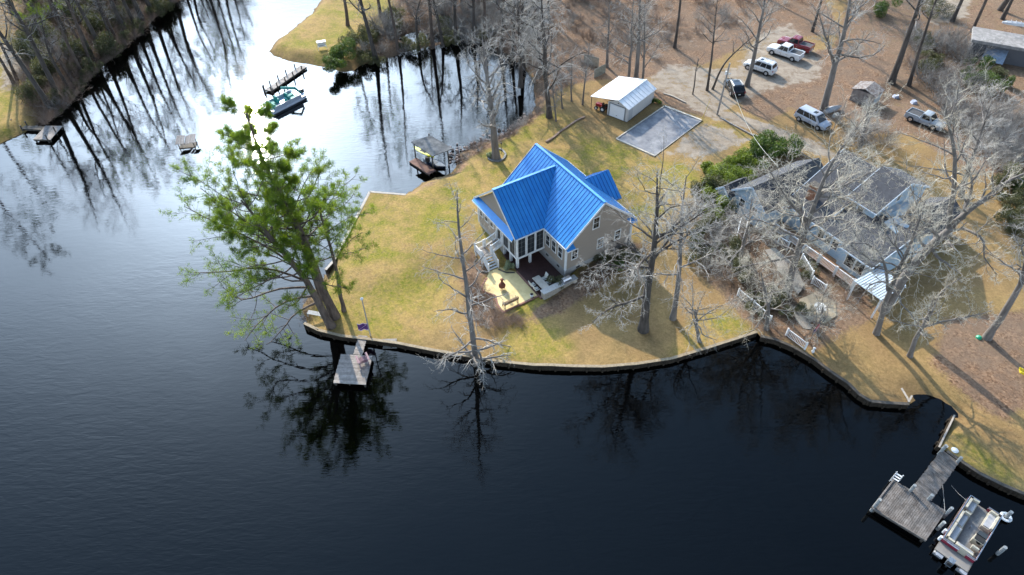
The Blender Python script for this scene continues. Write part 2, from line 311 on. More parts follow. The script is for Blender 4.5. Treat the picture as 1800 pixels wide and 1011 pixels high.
def ground_mat():
    if 'ground' in MATS: return MATS['ground']
    m = bpy.data.materials.new('ground'); m.use_nodes = True; n, l = m.node_tree.nodes, m.node_tree.links; b = n['Principled BSDF']; b.inputs['Roughness'].default_value = .95; b.inputs['Specular IOR Level'].default_value = .15
    co = n.new('ShaderNodeTexCoord').outputs['Object']
    def noise(sc, det=5, ro=.6, dist=0.0):
        x = n.new('ShaderNodeTexNoise'); x.inputs['Scale'].default_value = sc; x.inputs['Detail'].default_value = det; x.inputs['Roughness'].default_value = ro; x.inputs['Distortion'].default_value = dist; l.new(co, x.inputs['Vector']); return x.outputs['Fac']
    def rng_(v_, a, b_, c=0.0, d=1.0):
        r = n.new('ShaderNodeMapRange'); r.inputs['From Min'].default_value = a; r.inputs['From Max'].default_value = b_; r.inputs['To Min'].default_value = c; r.inputs['To Max'].default_value = d
        if hasattr(v_, 'links'): l.new(v_, r.inputs['Value'])
        else: r.inputs['Value'].default_value = v_
        return r.outputs[0]
    def mix(f, a, b_, bl='MIX'):
        x = n.new('ShaderNodeMix'); x.data_type = 'RGBA'; x.blend_type = bl
        for i, v_ in ((0, f), (6, a), (7, b_)):
            if hasattr(v_, 'links'): l.new(v_, x.inputs[i])
            elif i == 0: x.inputs[0].default_value = v_
            else: x.inputs[i].default_value = (*v_, 1)
        return x.outputs[2]
    def mth(op, a, b_):
        x = n.new('ShaderNodeMath'); x.operation = op
        for i, v_ in ((0, a), (1, b_)):
            if hasattr(v_, 'links'): l.new(v_, x.inputs[i])
            else: x.inputs[i].default_value = v_
        return x.outputs[0]
    def att(k): x = n.new('ShaderNodeAttribute'); x.attribute_name = k; return x.outputs['Fac']
    big, med, fine, vf = noise(.16, 6, .6, .5), noise(.7, 6, .65, .3), noise(4, 6, .7), noise(14, 4, .7)
    tan = mix(rng_(med, .35, .65), (.315, .21, .09), (.215, .15, .065)); tan = mix(rng_(big, .4, .62), tan, (.23, .15, .07))
    grn = mix(rng_(med, .3, .7), (.2, .205, .022), (.105, .15, .012)); grn = mix(rng_(fine, .35, .7), grn, (.29, .205, .05))
    lawn = mix(rng_(mth('ADD', mth('MULTIPLY', big, .62), mth('MULTIPLY', med, .38)), .43, .57), mix(rng_(med, .4, .6), (.345, .236, .082), (.3, .195, .085)), grn)
    mot = noise(1.9, 6, .7, .6); lawn = mix(rng_(mot, .5, .68, 0, .75), lawn, (.2, .15, .07)); lawn = mix(rng_(mot, .28, .42, .55, 0), lawn, (.13, .165, .02))
    base = mix(att('green'), tan, lawn)
    vor = n.new('ShaderNodeTexVoronoi'); vor.inputs['Scale'].default_value = 5.5; vor.inputs['Randomness'].default_value = 1; l.new(co, vor.inputs['Vector'])
    sepc = n.new('ShaderNodeSeparateColor'); l.new(vor.outputs['Color'], sepc.inputs[0])
    leaf = mix(rng_(sepc.outputs[0], .1, .9), (.19, .112, .066), (.29, .185, .118)); leaf = mix(rng_(sepc.outputs[1], .55, .9), leaf, (.1, .055, .032)); leaf = mix(rng_(med, .4, .6), leaf, (.16, .108, .075)); leaf = mix(rng_(big, .42, .58, 0, .3), leaf, (.2, .15, .11))
    lm = mth('SUBTRACT', mth('MULTIPLY', att('leaf'), 2.0), mth('MULTIPLY', rng_(mth('ADD', mth('MULTIPLY', fine, .45), mth('MULTIPLY', med, .55)), .36, .64), 1.25))
    base = mix(rng_(lm, .0, .7), base, leaf)
    sand = mix(rng_(med, .35, .65), (.34, .29, .235), (.22, .18, .14)); sand = mix(rng_(fine, .5, .75), sand, (.17, .13, .095))
    sm = mth('SUBTRACT', mth('MULTIPLY', att('sand'), 1.9), mth('MULTIPLY', rng_(mth('ADD', mth('MULTIPLY', med, .6), mth('MULTIPLY', fine, .4)), .38, .62), 1.45))
    base = mix(rng_(sm, 0.0, .6), base, sand)
    base = mix(mth('MULTIPLY', att('soil'), .85), base, (.055, .038, .025))
    # scattered single fallen leaves everywhere
    v2 = n.new('ShaderNodeTexVoronoi'); v2.inputs['Scale'].default_value = 2.3; l.new(co, v2.inputs['Vector'])
    base = mix(mth('MULTIPLY', mth('LESS_THAN', v2.outputs['Distance'], .13), rng_(big, .4, .6, .0, .6)), base, (.16, .085, .04))
    v_ = mth('ADD', mth('MULTIPLY', fine, .55), mth('MULTIPLY', vf, .45)); base = mix(1.0, base, mix(rng_(v_, .3, .7), (.55, .53, .5), (1.42, 1.42, 1.42)), 'MULTIPLY')
    l.new(base, b.inputs['Base Color'])
    bp = n.new('ShaderNodeBump'); bp.inputs['Strength'].default_value = .7; bp.inputs['Distance'].default_value = .12; l.new(v_, bp.inputs['Height']); l.new(bp.outputs[0], b.inputs['Normal'])
    MATS['ground'] = m; return m
land('ground', main_poly, pondw, 11)
land('ground', left_poly, None, 12)
# lake bed under everything, reaching the horizon
link('lake_bed', MB().add([(-4000, -3000, -4), (4000, -3000, -4), (4000, 5000, -4), (-4000, 5000, -4)], [(0, 1, 2, 3)]).mesh('lake_bed', mat('lake_bed', (.03, .022, .014))))['kind'] = 'structure'
wm_ = bpy.data.materials.new('lake_water'); wm_.use_nodes = True; n, l = wm_.node_tree.nodes, wm_.node_tree.links; b = n['Principled BSDF']
b.inputs['Base Color'].default_value = (.0004, .0005, .0006, 1); b.inputs['Roughness'].default_value = .035; b.inputs['IOR'].default_value = 1.35
co = n.new('ShaderNodeTexCoord').outputs['Object']
def wv(scale, rot, st, det=2, dist=1.0):
    mp = n.new('ShaderNodeMapping'); mp.inputs['Rotation'].default_value = (0, 0, rot); mp.inputs['Scale'].default_value = (st, 1, 1); l.new(co, mp.inputs[0])
    x = n.new('ShaderNodeTexNoise'); x.inputs['Scale'].default_value = scale; x.inputs['Detail'].default_value = det; x.inputs['Distortion'].default_value = dist; l.new(mp.outputs[0], x.inputs['Vector']); return x.outputs['Fac']
def m2(op, a, b_):
    x = n.new('ShaderNodeMath'); x.operation = op
    for i, v_ in ((0, a), (1, b_)):
        if hasattr(v_, 'links'): l.new(v_, x.inputs[i])
        else: x.inputs[i].default_value = v_
    return x.outputs[0]
calm = n.new('ShaderNodeMapRange'); calm.inputs['From Min'].default_value = .4; calm.inputs['From Max'].default_value = .62; calm.inputs['To Min'].default_value = .3; calm.inputs['To Max'].default_value = 1.0
l.new(wv(.045, .3, .6, 3, .6), calm.inputs['Value'])
rip = m2('ADD', m2('MULTIPLY', wv(3.4, R_(-35), .22, 2, .6), .62), m2('MULTIPLY', wv(1.3, R_(-60), .35, 2, .8), .8))
rip = m2('MULTIPLY', rip, calm.outputs[0])
rip = m2('ADD', rip, m2('MULTIPLY', wv(.35, .5, .6, 1, .5), .45))
bp = n.new('ShaderNodeBump'); bp.inputs['Strength'].default_value = 1; bp.inputs['Distance'].default_value = .0145; l.new(rip, bp.inputs['Height']); l.new(bp.outputs[0], b.inputs['Normal'])
wo = link('lake_water', MB().add([(-4000, -3000, WATER), (4000, -3000, WATER), (4000, 5000, WATER), (-4000, 5000, WATER)], [(0, 1, 2, 3)]).mesh('lake_water', wm_)); wo['kind'] = 'structure'
# ------------------------------------------------------------------ bulkheads
wall_m = mat('bulkhead_timber', (.03, .023, .017), (.065, .05, .036), .9, 3, spec=.1, bump=.3, stretch=(1, 1, 5))
def bulkhead(line, label, cap_m, cap_w=.3, post=1.5, group=None, top=.06, thick=.12):
    P = np.array(line); seg = np.linalg.norm(np.diff(P, axis=0), axis=1); L = seg.sum(); mid_ = P[len(P)//2]
    t = thing('bulkhead', label, 'retaining wall', (mid_[0], mid_[1], WATER), group=group)
    w, c = MB(), MB(); D = dens(line, 1.6)
    for a, b_ in zip(D[:-1], D[1:]):
        za, zb = float(gz(*a))+top, float(gz(*b_))+top; z0 = WATER-1.2
        d = np.array(b_)-np.array(a); nn = np.array([d[1], -d[0]])/max(np.linalg.norm(d), 1e-6)*thick
        nb = max(1, int(np.linalg.norm(d)/.32))
        for q_ in range(nb):
            f0, f1 = (q_+.06)/nb, (q_+.94)/nb; pa, pb = np.array(a)+d*f0, np.array(a)+d*f1; o1 = nn*(1+rng.uniform(.1, .5)); w.hexa([(*(pa-nn*.2), z0), (*(pb-nn*.2), z0), (*(pb+o1), z0), (*(pa+o1), z0), (*(pa-nn*.2), za-.01), (*(pb-nn*.2), za-.01), (*(pb+o1), za-rng.uniform(.02, .1)), (*(pa+o1), za-rng.uniform(.02, .1))])
        w.hexa([(a[0]+nn[0], a[1]+nn[1], z0), (b_[0]+nn[0], b_[1]+nn[1], z0), (b_[0]-nn[0], b_[1]-nn[1], z0), (a[0]-nn[0], a[1]-nn[1], z0), (a[0]+nn[0], a[1]+nn[1], za), (b_[0]+nn[0], b_[1]+nn[1], zb), (b_[0]-nn[0], b_[1]-nn[1], zb), (a[0]-nn[0], a[1]-nn[1], za)])
        cm = MB().beam((a[0], a[1], za+.03), (b_[0], b_[1], zb+.03), cap_w, .06); cm.build('cap_board', cap_m, t, True)
    w.build('wall_planks', wall_m, t, True)['kind'] = 'stuff'
    s_ = .6; cum = np.concatenate([[0], np.cumsum(seg)])
    while s_ < L:
        i = min(np.searchsorted(cum, s_)-1, len(seg)-1); f = (s_-cum[i])/seg[i]; p = P[i]+(P[i+1]-P[i])*f; d = (P[i+1]-P[i])/seg[i]; o_ = np.array([d[1], -d[0]])*(thick+.1)
        p = p+o_; zt = float(gz(*p))-.12
        MB().tube((p[0], p[1], WATER-1), (p[0], p[1], zt), .1, n=7).build('post', wall_m, t, True); s_ += post
    return t
bulkhead(pxw(front), 'long curved dark timber bulkhead along the lawn in front of the blue roofed house', mat('cap_weathered', (.2, .155, .1), (.33, .265, .18), .85, 4))
bulkhead(pxw(mid), 'dark timber bulkhead below the white railings and tan bank of the grey roofed house', wood_dark)
bulkhead(pxw(edge2), 'short straight timber bulkhead with thin pale cap beside the lower right dock', wood_pale, .14)
bulkhead(pxw(right), 'dark bulkhead running from the lower right dock to the right edge', wood_dark)
bulkhead(pxw([(713,342),(650,337),(586,459),(572,474)]), 'low pale capped seawall on the upper left edge of the lawn behind the pines', wood_pale, .3, thick=.08, top=-.05)
# ------------------------------------------------------------------ blue-roofed house (local frame u,v)
H = thing('blue_roofed_house', 'beige house with bright blue standing seam metal roof on the lawn point', 'house', (HO[0], HO[1], 0), HA)
siding = mat('beige_siding', (.33, .275, .225), (.29, .245, .2), .75, 1.2, bump=.25, bscale=3, stretch=(.3, .3, 12))
found = mat('painted_foundation_brick', (.36, .355, .34), (.3, .29, .28), .8, 6, bump=.3)
blue = mat('blue_metal_roof', (.005, .185, .54), (.016, .235, .6), .4, .8, metal=.05, spec=.5, coat=.5, coatr=.33, vary=.07, bump=.05, bscale=3)
blue_seam_shade = mat('blue_seam_shade', (.002, .075, .27), None, .6)  # seam blue darkened: the shadow line along each seam is in the colour
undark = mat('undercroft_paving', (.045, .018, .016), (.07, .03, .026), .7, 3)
WU, WV, EZ, RZ = 8.7, 12.1, 4.0, 8.05     # main block
slope = (RZ-EZ)/4.65
main_w = MB(); main_w.prism([(0, 0), (WU, 0), (WU, WV), (0, WV)], .6, EZ-.02)
gv = [(0, EZ-.02), (WU, EZ-.02), (WU/2, EZ-.02+slope*WU/2-.12)]
for v0, v1 in ((0, .14), (WV-.14, WV)):
    main_w.add([(a, v0, b_) for a, b_ in gv]+[(a, v1, b_) for a, b_ in gv], [(0, 1, 2), (5, 4, 3), (0, 3, 4, 1), (1, 4, 5, 2), (2, 5, 3, 0)])
main_w.build('wall', siding, H)
MB().prism([(.02, .02), (WU-.02, .02), (WU-.02, WV-.02), (.02, WV-.02)], -1.0, .6).build('foundation', found, H)
X0, V0, V1 = -3.6, 4.0, 12.1              # wing
ww = MB(); ww.prism([(X0, 7.0), (0, 7.0), (0, V1), (X0, V1)], .6, EZ-.02)
wgm = (V0+V1)/2; ws = (7.75-EZ)/4.35
gv = [(V0, EZ-.02), (V1, EZ-.02), (wgm, EZ-.02+ws*(V1-V0)/2-.1)]
ww.add([(X0, a, b_) for a, b_ in gv]+[(X0+.15, a, b_) for a, b_ in gv], [(2, 1, 0), (3, 4, 5), (0, 1, 4, 3), (1, 2, 5, 4), (2, 0, 3, 5)])
ww.build('wall', siding, H)
MB().prism([(X0+.02, 7.0), (0, 7.0), (0, V1-.02), (X0+.02, V1-.02)], -1.0, .6).build('foundation', found, H)
# screened porch
pf = MB(); pf.box(X0-.06, 0, V0-.06, 7.0, .78, .98); pf.build('porch_floor', white, H)
MB().box(X0, 0, V0, 7.0, 3.75, EZ-.02).build('porch_header', white, H)
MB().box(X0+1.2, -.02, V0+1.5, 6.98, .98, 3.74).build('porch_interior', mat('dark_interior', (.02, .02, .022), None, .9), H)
for a, b_ in ((X0+.1, V0+.1), (X0/2+.0, V0+.1), (-.12, V0+.1), (X0+.1, 5.5), (X0+.1, 6.9)):
    MB().cbox((a, b_, .98), .2, .2, 2.78).build('porch_post', white, H)
for a in (-2.42, -1.2): MB().cbox((a, V0+.1, .98), .2, .18, 2.78).build('porch_post', white, H)
for a, b_ in ((X0+.16, V0+.16), (-1.8, V0+.16), (X0+.16, 5.5), (X0+.16, 6.9)):
    MB().cbox((a, b_, -.75), .26, .26, 1.52).build('pier', white, H)
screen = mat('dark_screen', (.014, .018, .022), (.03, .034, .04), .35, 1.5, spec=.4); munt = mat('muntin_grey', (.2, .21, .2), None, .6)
def win(c, w, h, axis, sgn, frame=.09, muntins=(1, 2), m=None, name='window', fm=None, split=True):
    # c: centre on wall plane; axis 'u' plane normal along u, sgn direction of normal
    def P(a, d, z_): return (c[0]+d*sgn, c[1]+a, c[2]+z_) if axis == 'u' else (c[0]+a, c[1]+d*sgn, c[2]+z_)
    def bx(a0, a1, d0, d1, z0, z1):
        p = [P(a0, d0, z0), P(a1, d0, z0), P(a1, d1, z0), P(a0, d1, z0), P(a0, d0, z1), P(a1, d0, z1), P(a1, d1, z1), P(a0, d1, z1)]
        return MB().hexa(p)
    f = MB()
    for a0, a1, z0, z1 in ((-w/2, w/2, h/2-frame, h/2+.02), (-w/2, w/2, -h/2-.02, -h/2+frame), (-w/2, -w/2+frame, -h/2+frame, h/2-frame), (w/2-frame, w/2, -h/2+frame, h/2-frame)):
        q = bx(a0, a1, 0, .06, z0, z1); f.add(q.v, q.f)
    if split: q = bx(-w/2+frame, w/2-frame, .01, .05, -.03, .03); f.add(q.v, q.f)
    fo = f.build(name, fm or white, H_cur)
    pane = bx(-w/2+frame, w/2-frame, .005, .025, -h/2+frame, h/2-frame); pane.build('pane', m or glass_dark, fo)
    if muntins:
        k = MB(); nx, nz = muntins
        for i in range(1, nx+1):
            a = -w/2+frame+(w-2*frame)*i/(nx+1); q = bx(a-.015, a+.015, .026, .036, -h/2+frame, h/2-frame); k.add(q.v, q.f)
        for i in range(1, nz+1):
            zz_ = -h/2+frame+(h-2*frame)*i/(nz+1)
            for j in range(nx+1):
                a0 = -w/2+frame+(w-2*frame)*j/(nx+1)+.016; a1 = -w/2+frame+(w-2*frame)*(j+1)/(nx+1)-.016; q = bx(a0, a1, .026, .036, zz_-.015, zz_+.015); k.add(q.v, q.f)
        k.build('muntins', munt, fo)
    return fo
H_cur = H
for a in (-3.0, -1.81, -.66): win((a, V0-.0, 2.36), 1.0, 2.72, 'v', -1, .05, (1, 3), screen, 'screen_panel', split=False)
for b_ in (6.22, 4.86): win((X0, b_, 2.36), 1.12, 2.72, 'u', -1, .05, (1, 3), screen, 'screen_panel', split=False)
for b_ in (11.5, 10.35, 9.2): win((X0, b_, 2.42), .78, 1.35, 'u', -1, muntins=(1, 3))
dr = win((X0, 7.62, 2.02), .95, 2.1, 'u', -1, .14, (1, 3), name='door', split=False)
MB().cbox((X0-.03, 8.2, .98), .05, .12, 2.9).build('trim', white, H)
for b_ in (3.35, 2.2, 1.02): win((0, b_, 2.38), .82, 1.55, 'u', -1)
win((1.12, 0, 2.33), .85, 1.35, 'v', -1); win((3.7, 0, 5.5), .9, 1.55, 'v', -1); win((4.52, 0, 2.3), .85, 1.4, 'v', -1); win((6.9, 0, 2.35), .85, 1.4, 'v', -1)
for c in ((-.03, -.03), (WU+.03, -.03), (X0-.03, V1+.0)): MB().cbox((c[0], c[1], .6), .2, .2, 3.38).build('corner_board', white, H)
for a, ax in ((1.5, 'v'), (5.5, 'v')): MB().box(a, a+.45, -.03, .02, .1, .3).build('vent', black, H)
for b_ in (1.1, 3.2): MB().box(-.03, .02, b_, b_+.4, .1, .28).build('vent', black, H)
# roofs
rf = MB(); T_ = .12
def slope_slab(mb, a0, a1, b0, b1, f, t=.12): mb.slab([(a0, b0, f(a0, b0)), (a1, b0, f(a1, b0)), (a1, b1, f(a1, b1)), (a0, b1, f(a0, b1))], t)
zl = lambda a, b_: EZ+(a+.3)*slope
zr = lambda a, b_: EZ+(9.0-a)*slope
slope_slab(rf, -.3, 4.35, -.3, 12.4, zl); slope_slab(rf, 4.352, 9.0, -.3, 12.4, zr)
roof = rf.build('roof', mat('roof_deck', (.02, .1, .3), None, .6), H)
def panels(n, b0, b1, q, parent, lift=.035, seam=.03):
    """n standing-seam panels between parameters b0..b1; q(b, end) -> 3-D point on low/high edge"""
    for i in range(n):
        c0, c1 = b0+(b1-b0)*i/n, b0+(b1-b0)*(i+1)/n; e = (c1-c0)*.035; m_ = MB()
        A, B, C, D = [Vector(x) for x in (q(c0, 0), q(c1, 0), q(c1, 1), q(c0, 1))]; nn = (B-A).cross(D-A).normalized()
        if nn.z < 0: nn = -nn; A, B, C, D = B, A, D, C
        m_.hexa([A+nn*.012, B+nn*.012, C+nn*.012, D+nn*.012, A+nn*lift, B+nn*lift, C+nn*lift, D+nn*lift])
        r = (B-A).normalized()*.04
        m_.hexa([A+nn*lift, A+r+nn*lift, D+r+nn*lift, D+nn*lift, A+nn*(lift+seam), A+r+nn*(lift+seam), D+r+nn*(lift+seam), D+nn*(lift+seam)])
        o_ = m_.build('roof_panel', blue, parent); o_.data.materials.append(blue_seam_shade)
        for f_ in list(o_.data.polygons)[6:]: f_.material_index = 1
panels(27, -.3, 12.4, lambda b_, e: ((-.3, b_, EZ) if e == 0 else (4.33, b_, zl(4.33, 0))), roof)
panels(27, 12.4, -.3, lambda b_, e: ((9.0, b_, EZ) if e == 0 else (4.37, b_, zr(4.37, 0))), roof)
MB().beam((4.35, -.32, RZ+.06), (4.35, 12.42, RZ+.06), .3, .09).build('ridge_cap', blue, roof)
wf = MB(); zf = lambda a, b_: EZ+(b_-3.75)*ws; zb = lambda a, b_: EZ+(12.45-b_)*ws
slope_slab(wf, -3.95, 4.15, 3.75, 8.1, zf); slope_slab(wf, -3.95, 4.15, 8.102, 12.45, zb)
wroof = wf.build('roof', MATS['roof_deck'], H)
panels(18, -3.95, 4.15, lambda a, e: ((a, 3.75, EZ) if e == 0 else (a, 8.08, zf(0, 8.08))), wroof)
panels(18, 4.15, -3.95, lambda a, e: ((a, 12.45, EZ) if e == 0 else (a, 8.12, zb(0, 8.12))), wroof)
MB().beam((-3.97, 8.1, 7.81), (4.15, 8.1, 7.81), .28, .08).build('ridge_cap', blue, wroof)
# rear gable over entrance
ef = MB(); zf2 = lambda a, b_: 3.6+(b_-3.7)*.82; zb2 = lambda a, b_: 3.6+(9.1-b_)*.82
slope_slab(ef, 6.6, 10.3, 3.7, 6.4, zf2); slope_slab(ef, 6.6, 10.3, 6.402, 9.1, zb2); er = ef.build('roof', MATS['roof_deck'], H)
panels(8, 6.6, 10.3, lambda a, e: ((a, 3.7, 3.6) if e == 0 else (a, 6.38, zf2(0, 6.38))), er); panels(8, 10.3, 6.6, lambda a, e: ((a, 9.1, 3.6) if e == 0 else (a, 6.42, zb2(0, 6.42))), er)
MB().prism([(WU, 4.1), (10.0, 4.1), (10.0, 8.7), (WU, 8.7)], -.8, 3.5).build('wall', siding, H)
# white fascia, rakes, gutters, cornice returns, pent strip on the wing gable
fa = MB()
for v_ in (-.36, 12.46):
    fa.beam((-.33, v_, EZ-.05), (4.35, v_, RZ-.03), .05, .22); fa.beam((4.35, v_, RZ-.03), (9.03, v_, EZ-.05), .05, .22)
fa.beam((-3.99, 3.75, EZ-.05), (-3.99, 8.1, 7.72), .05, .2); fa.beam((-3.99, 8.1, 7.72), (-3.99, 12.45, EZ-.05), .05, .2)
fa.beam((-.36, -.3, EZ-.08), (-.36, 3.72, EZ-.08), .1, .13); fa.beam((-3.9, 3.7, EZ-.08), (-.42, 3.7, EZ-.08), .1, .13); fa.beam((9.06, -.3, EZ-.08), (9.06, 12.4, EZ-.08), .1, .13)
fa.beam((-4.3, 3.9, 3.78), (-4.3, 12.3, 3.78), .06, .16)
fa.build('fascia', white, H)
ps = MB(); ps.slab([(-4.3, 3.9, 3.86), (-3.62, 4.05, 4.3), (-3.62, 12.15, 4.3), (-4.3, 12.3, 3.86)][::1], .07); ps.build('pent_roof', blue, H)
for s_, u0, u1 in ((0, -.3, .75), (1, 8.0, 9.0)):
    MB().slab([(u0, -.62, 3.8), (u1, -.62, 3.8), (u1, -.02, 4.12), (u0, -.02, 4.12)], .06).build('cornice_return', blue, H)
    MB().box(u0-.02, u1+.02, -.66, -.6, 3.66, 3.8).build('cornice_board', white, H)
MB().tube((-.1, -.1, .1), (-.1, -.1, 3.9), .05).build('downspout', white, H)
MB().tube((9.0-.15, -.08, .1), (9.0-.15, -.08, 3.9), .05).build('downspout', white, H)
# undercroft floor and back wall
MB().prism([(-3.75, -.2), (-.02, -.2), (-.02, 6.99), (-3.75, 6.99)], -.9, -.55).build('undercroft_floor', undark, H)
# stairs: door -> landing -> patio
st_w = white; tread_m = mat('stair_tread', (.3, .27, .25), (.2, .18, .165), .8, 5)
def stair(a, b_, n, w, axis, parent):   # a top (u,v,z) b bottom
    a, b_ = np.array(a, float), np.array(b_, float); d = (b_-a); run = np.linalg.norm(d[:2]); dr_ = d[:2]/run; sd_ = np.array([-dr_[1], dr_[0]])
    for i in range(n):
        c = a+d*(i+.5)/n; MB().cbox((c[0], c[1], c[2]-.02), run/n*.8 if axis == 'u' else w, w if axis == 'u' else run/n*.8, .05).build('stair_tread', tread_m if axis == 'u' else white, parent)
    for s_ in (-1, 1):
        o_ = sd_*s_*(w/2+.04); MB().beam((a[0]+o_[0], a[1]+o_[1], a[2]-.1), (b_[0]+o_[0], b_[1]+o_[1], b_[2]-.02), .05, .24).build('stringer', white, parent)
        rail(np.array([a[0]+o_[0], a[1]+o_[1], a[2]+.05]), np.array([b_[0]+o_[0], b_[1]+o_[1], b_[2]+.1]), parent)
def rail(p, q, parent, h=.9, m=None, step=.14, ends=True, world=False, name='railing'):
    m = m or white; p, q = np.array(p, float), np.array(q, float); L = np.linalg.norm(q-p); r = MB()
    r.beam((*p[:2], p[2]+h), (*q[:2], q[2]+h), .09, .07); r.beam((*p[:2], p[2]+.1), (*q[:2], q[2]+.1), .05, .05); ro = r.build(name, m, parent, world)
    k = MB(); n_ = max(2, int(L/step))
    for i in range(1, n_):
        c = p+(q-p)*i/n_; k.cbox((c[0], c[1], c[2]+.12), .04, .04, h-.15)
    if world and parent is not None: k.build('balusters', m, ro if parent is None else parent, True)
    else: k.build('balusters', m, ro)
    if ends:
        for c in (p, q): MB().cbox((c[0], c[1], c[2]-.25), .13, .13, h+.4).build('newel_post', m, parent, world)
stairs = thing('outdoor_stairs', 'white wooden outdoor stairs with landing leading up to the porch door', 'stairs', (HO[0], HO[1], 0), HA)
stair((-3.75, 7.5, .95), (-5.2, 7.5, .4), 4, 1.15, 'u', stairs)
MB().box(-6.5, -5.22, 6.75, 8.25, .28, .38).build('landing', tread_m, stairs)
stair((-5.8, 6.72, .32), (-5.8, 5.35, -.6), 5, 1.15, 'v', stairs)
rail((-6.48, 6.85, .4), (-6.48, 8.2, .4), stairs); rail((-6.42, 8.22, .4), (-5.35, 8.22, .4), stairs)
for a, b_ in ((-6.4, 6.85), (-6.4, 8.15), (-5.3, 8.15)): MB().cbox((a, b_, -.8), .14, .14, 1.08).build('support_post', white, stairs)
# ------------------------------------------------------------------ patio
def uvw(a, b_): p = HO+HU*a+HV*b_; return (p[0], p[1])
pav = mat('yellow_stone_paving', (.74, .59, .29), (.58, .45, .21), .8, 1.3, bump=.25, bscale=6)
po = MB(); pp_ = [(-6.4, 5.3), (-7.1, 4.6), (-8.3, 3.75), (-8.45, 2.9), (-7.75, 1.8), (-8.2, .6), (-8.35, -.7), (-4.0, -.72), (-4.0, 3.7), (-5.0, 5.2)]
pt = thing('patio', 'pale yellow stone patio at the foot of the white stairs', 'patio', (HO[0], HO[1], 0), HA)
po.prism(pp_, -.95, -.56); po.build('paving', pav, pt)
brick_m = mat('red_brick_edging', (.2, .085, .06), (.3, .17, .13), .85, 9)
for k_ in range(len(pp_)-3):
    a, b_ = np.array(pp_[k_]), np.array(pp_[k_+1]); L = np.linalg.norm(b_-a); n_ = int(L/.32)
    if k_ >= 1:
        for i in range(n_):
            c = a+(b_-a)*(i+.5)/n_; MB().cbox((c[0], c[1], -.72), .3, .2, .2, math.atan2(b_[1]-a[1], b_[0]-a[0])).build('brick', brick_m, pt)
gran = mat('granite_step', (.22, .25, .25), (.32, .34, .33), .6, 6)
stp = thing('stone_steps', 'two grey green stone steps at the front corner of the patio', 'steps', (*uvw(-5.5, -1.2), -.9), HA)
MB().box(-.75, .75, -.05, .4, -.15, .17).build('step', gran, stp); MB().box(-.75, .75, -.5, -.06, -.15, .02).build('step', gran, stp)
# dark maroon dining terrace
tr_ = thing('dining_terrace', 'dark maroon brick terrace in the corner between house and porch', 'terrace', (HO[0], HO[1], 0), HA)
MB().prism([(-3.98, -1.3), (.2, -.9), (-.02, -.22), (-3.98, -.22)], -.9, -.56).build('paving', undark, tr_)
for i in range(13): MB().box(-3.98, -3.76, -1.2+i*.38, -.86+i*.38, -.9, -.53).build('brick', brick_m, tr_)
cnt = thing('outdoor_counter', 'beige tiled outdoor kitchen counter with grey top beside the terrace', 'counter', (HO[0], HO[1], 0), HA)
stone = mat('beige_tile', (.42, .37, .3), (.26, .23, .2), .8, 5, bump=.3); ctop = mat('grey_counter_top', (.42, .4, .38), (.3, .29, .27), .45, 5)
MB().box(-3.75, .5, -1.55, -.95, -.95, .3).build('base', stone, cnt); MB().box(-3.85, .55, -1.62, -.88, .3, .38).build('top', ctop, cnt)
for i in range(14):
    a = -3.7+i*.3; MB().box(a, a+.27, -1.58, -1.553, -.5, -.22).build('tile', stone, cnt); MB().box(a, a+.27, -1.58, -1.553, -.18, .1).build('tile', stone, cnt)
tb = thing('dining_table', 'pale stone dining table joined to the outdoor counter', 'table', (HO[0], HO[1], 0), HA)
MB().box(-3.45, -2.6, -.86, 1.2, .16, .24).build('table_top', mat('pale_stone_top', (.5, .45, .38), (.38, .33, .27), .5, 2.5), tb)
for b_ in (-.5, .9): MB().box(-3.15, -2.9, b_-.1, b_+.1, -.56, .16).build('leg', stone, tb)
sling = mat('cream_sling_fabric', (.58, .56, .5), None, .8)
def dchair(a, b_, rz, lab):
    c = uvw(a, b_); t = thing('patio_chair', lab, 'chair', (*c, -.55), HA+rz, 'cream patio chairs round the stone table')
    MB().box(-.25, .25, -.25, .25, .4, .45).build('seat', sling, t); MB().hexa([(-.25, -.27, .42), (.25, -.27, .42), (.25, -.22, .42), (-.25, -.22, .42), (-.25, -.45, 1.05), (.25, -.45, 1.05), (.25, -.4, 1.05), (-.25, -.4, 1.05)]).build('backrest', sling, t)
    for x in (-.23, .23):
        for y in (-.22, .22): MB().cbox((x, y, 0), .04, .04, .4).build('leg', black, t)
    for x in (-.27, .27): MB().beam((x, -.25, .62), (x, .25, .62), .04).build('armrest', black, t)
dchair(-2.25, .75, R_(90), 'cream patio chair on the house side of the table, farther from the counter')
dchair(-2.25, .0, R_(90), 'cream patio chair on the house side of the table, nearer to the counter')
dchair(-3.75, .65, R_(-90), 'cream patio chair on the patio side of the table, nearer to the stairs')
dchair(-3.75, -.1, R_(-90), 'cream patio chair on the patio side of the table, nearer to the lake')
g_ = thing('gas_grill', 'stainless steel gas grill built into the counter by the house corner', 'grill', (*uvw(-.7, -1.2), .38), HA)
MB().box(-.5, .5, -.3, .3, 0, .2).build('body', chrome, g_)
MB().add([(-.5, -.3, .2), (.5, -.3, .2), (.5, .3, .2), (-.5, .3, .2), (-.5, -.15, .42), (.5, -.15, .42), (.5, .2, .42), (-.5, .2, .42)], [(0, 1, 5, 4), (1, 2, 6, 5), (2, 3, 7, 6), (3, 0, 4, 7), (4, 5, 6, 7)]).build('lid', chrome, g_)
MB().beam((-.4, -.36, .25), (.4, -.36, .25), .04).build('handle', black, g_)
terra = mat('terracotta', (.2, .06, .025), (.1, .035, .02), .8, 6)
ch_ = thing('chiminea', 'rust brown clay chiminea standing in the middle of the patio', 'fire pit', (*uvw(-6.6, 2.25), -.55))
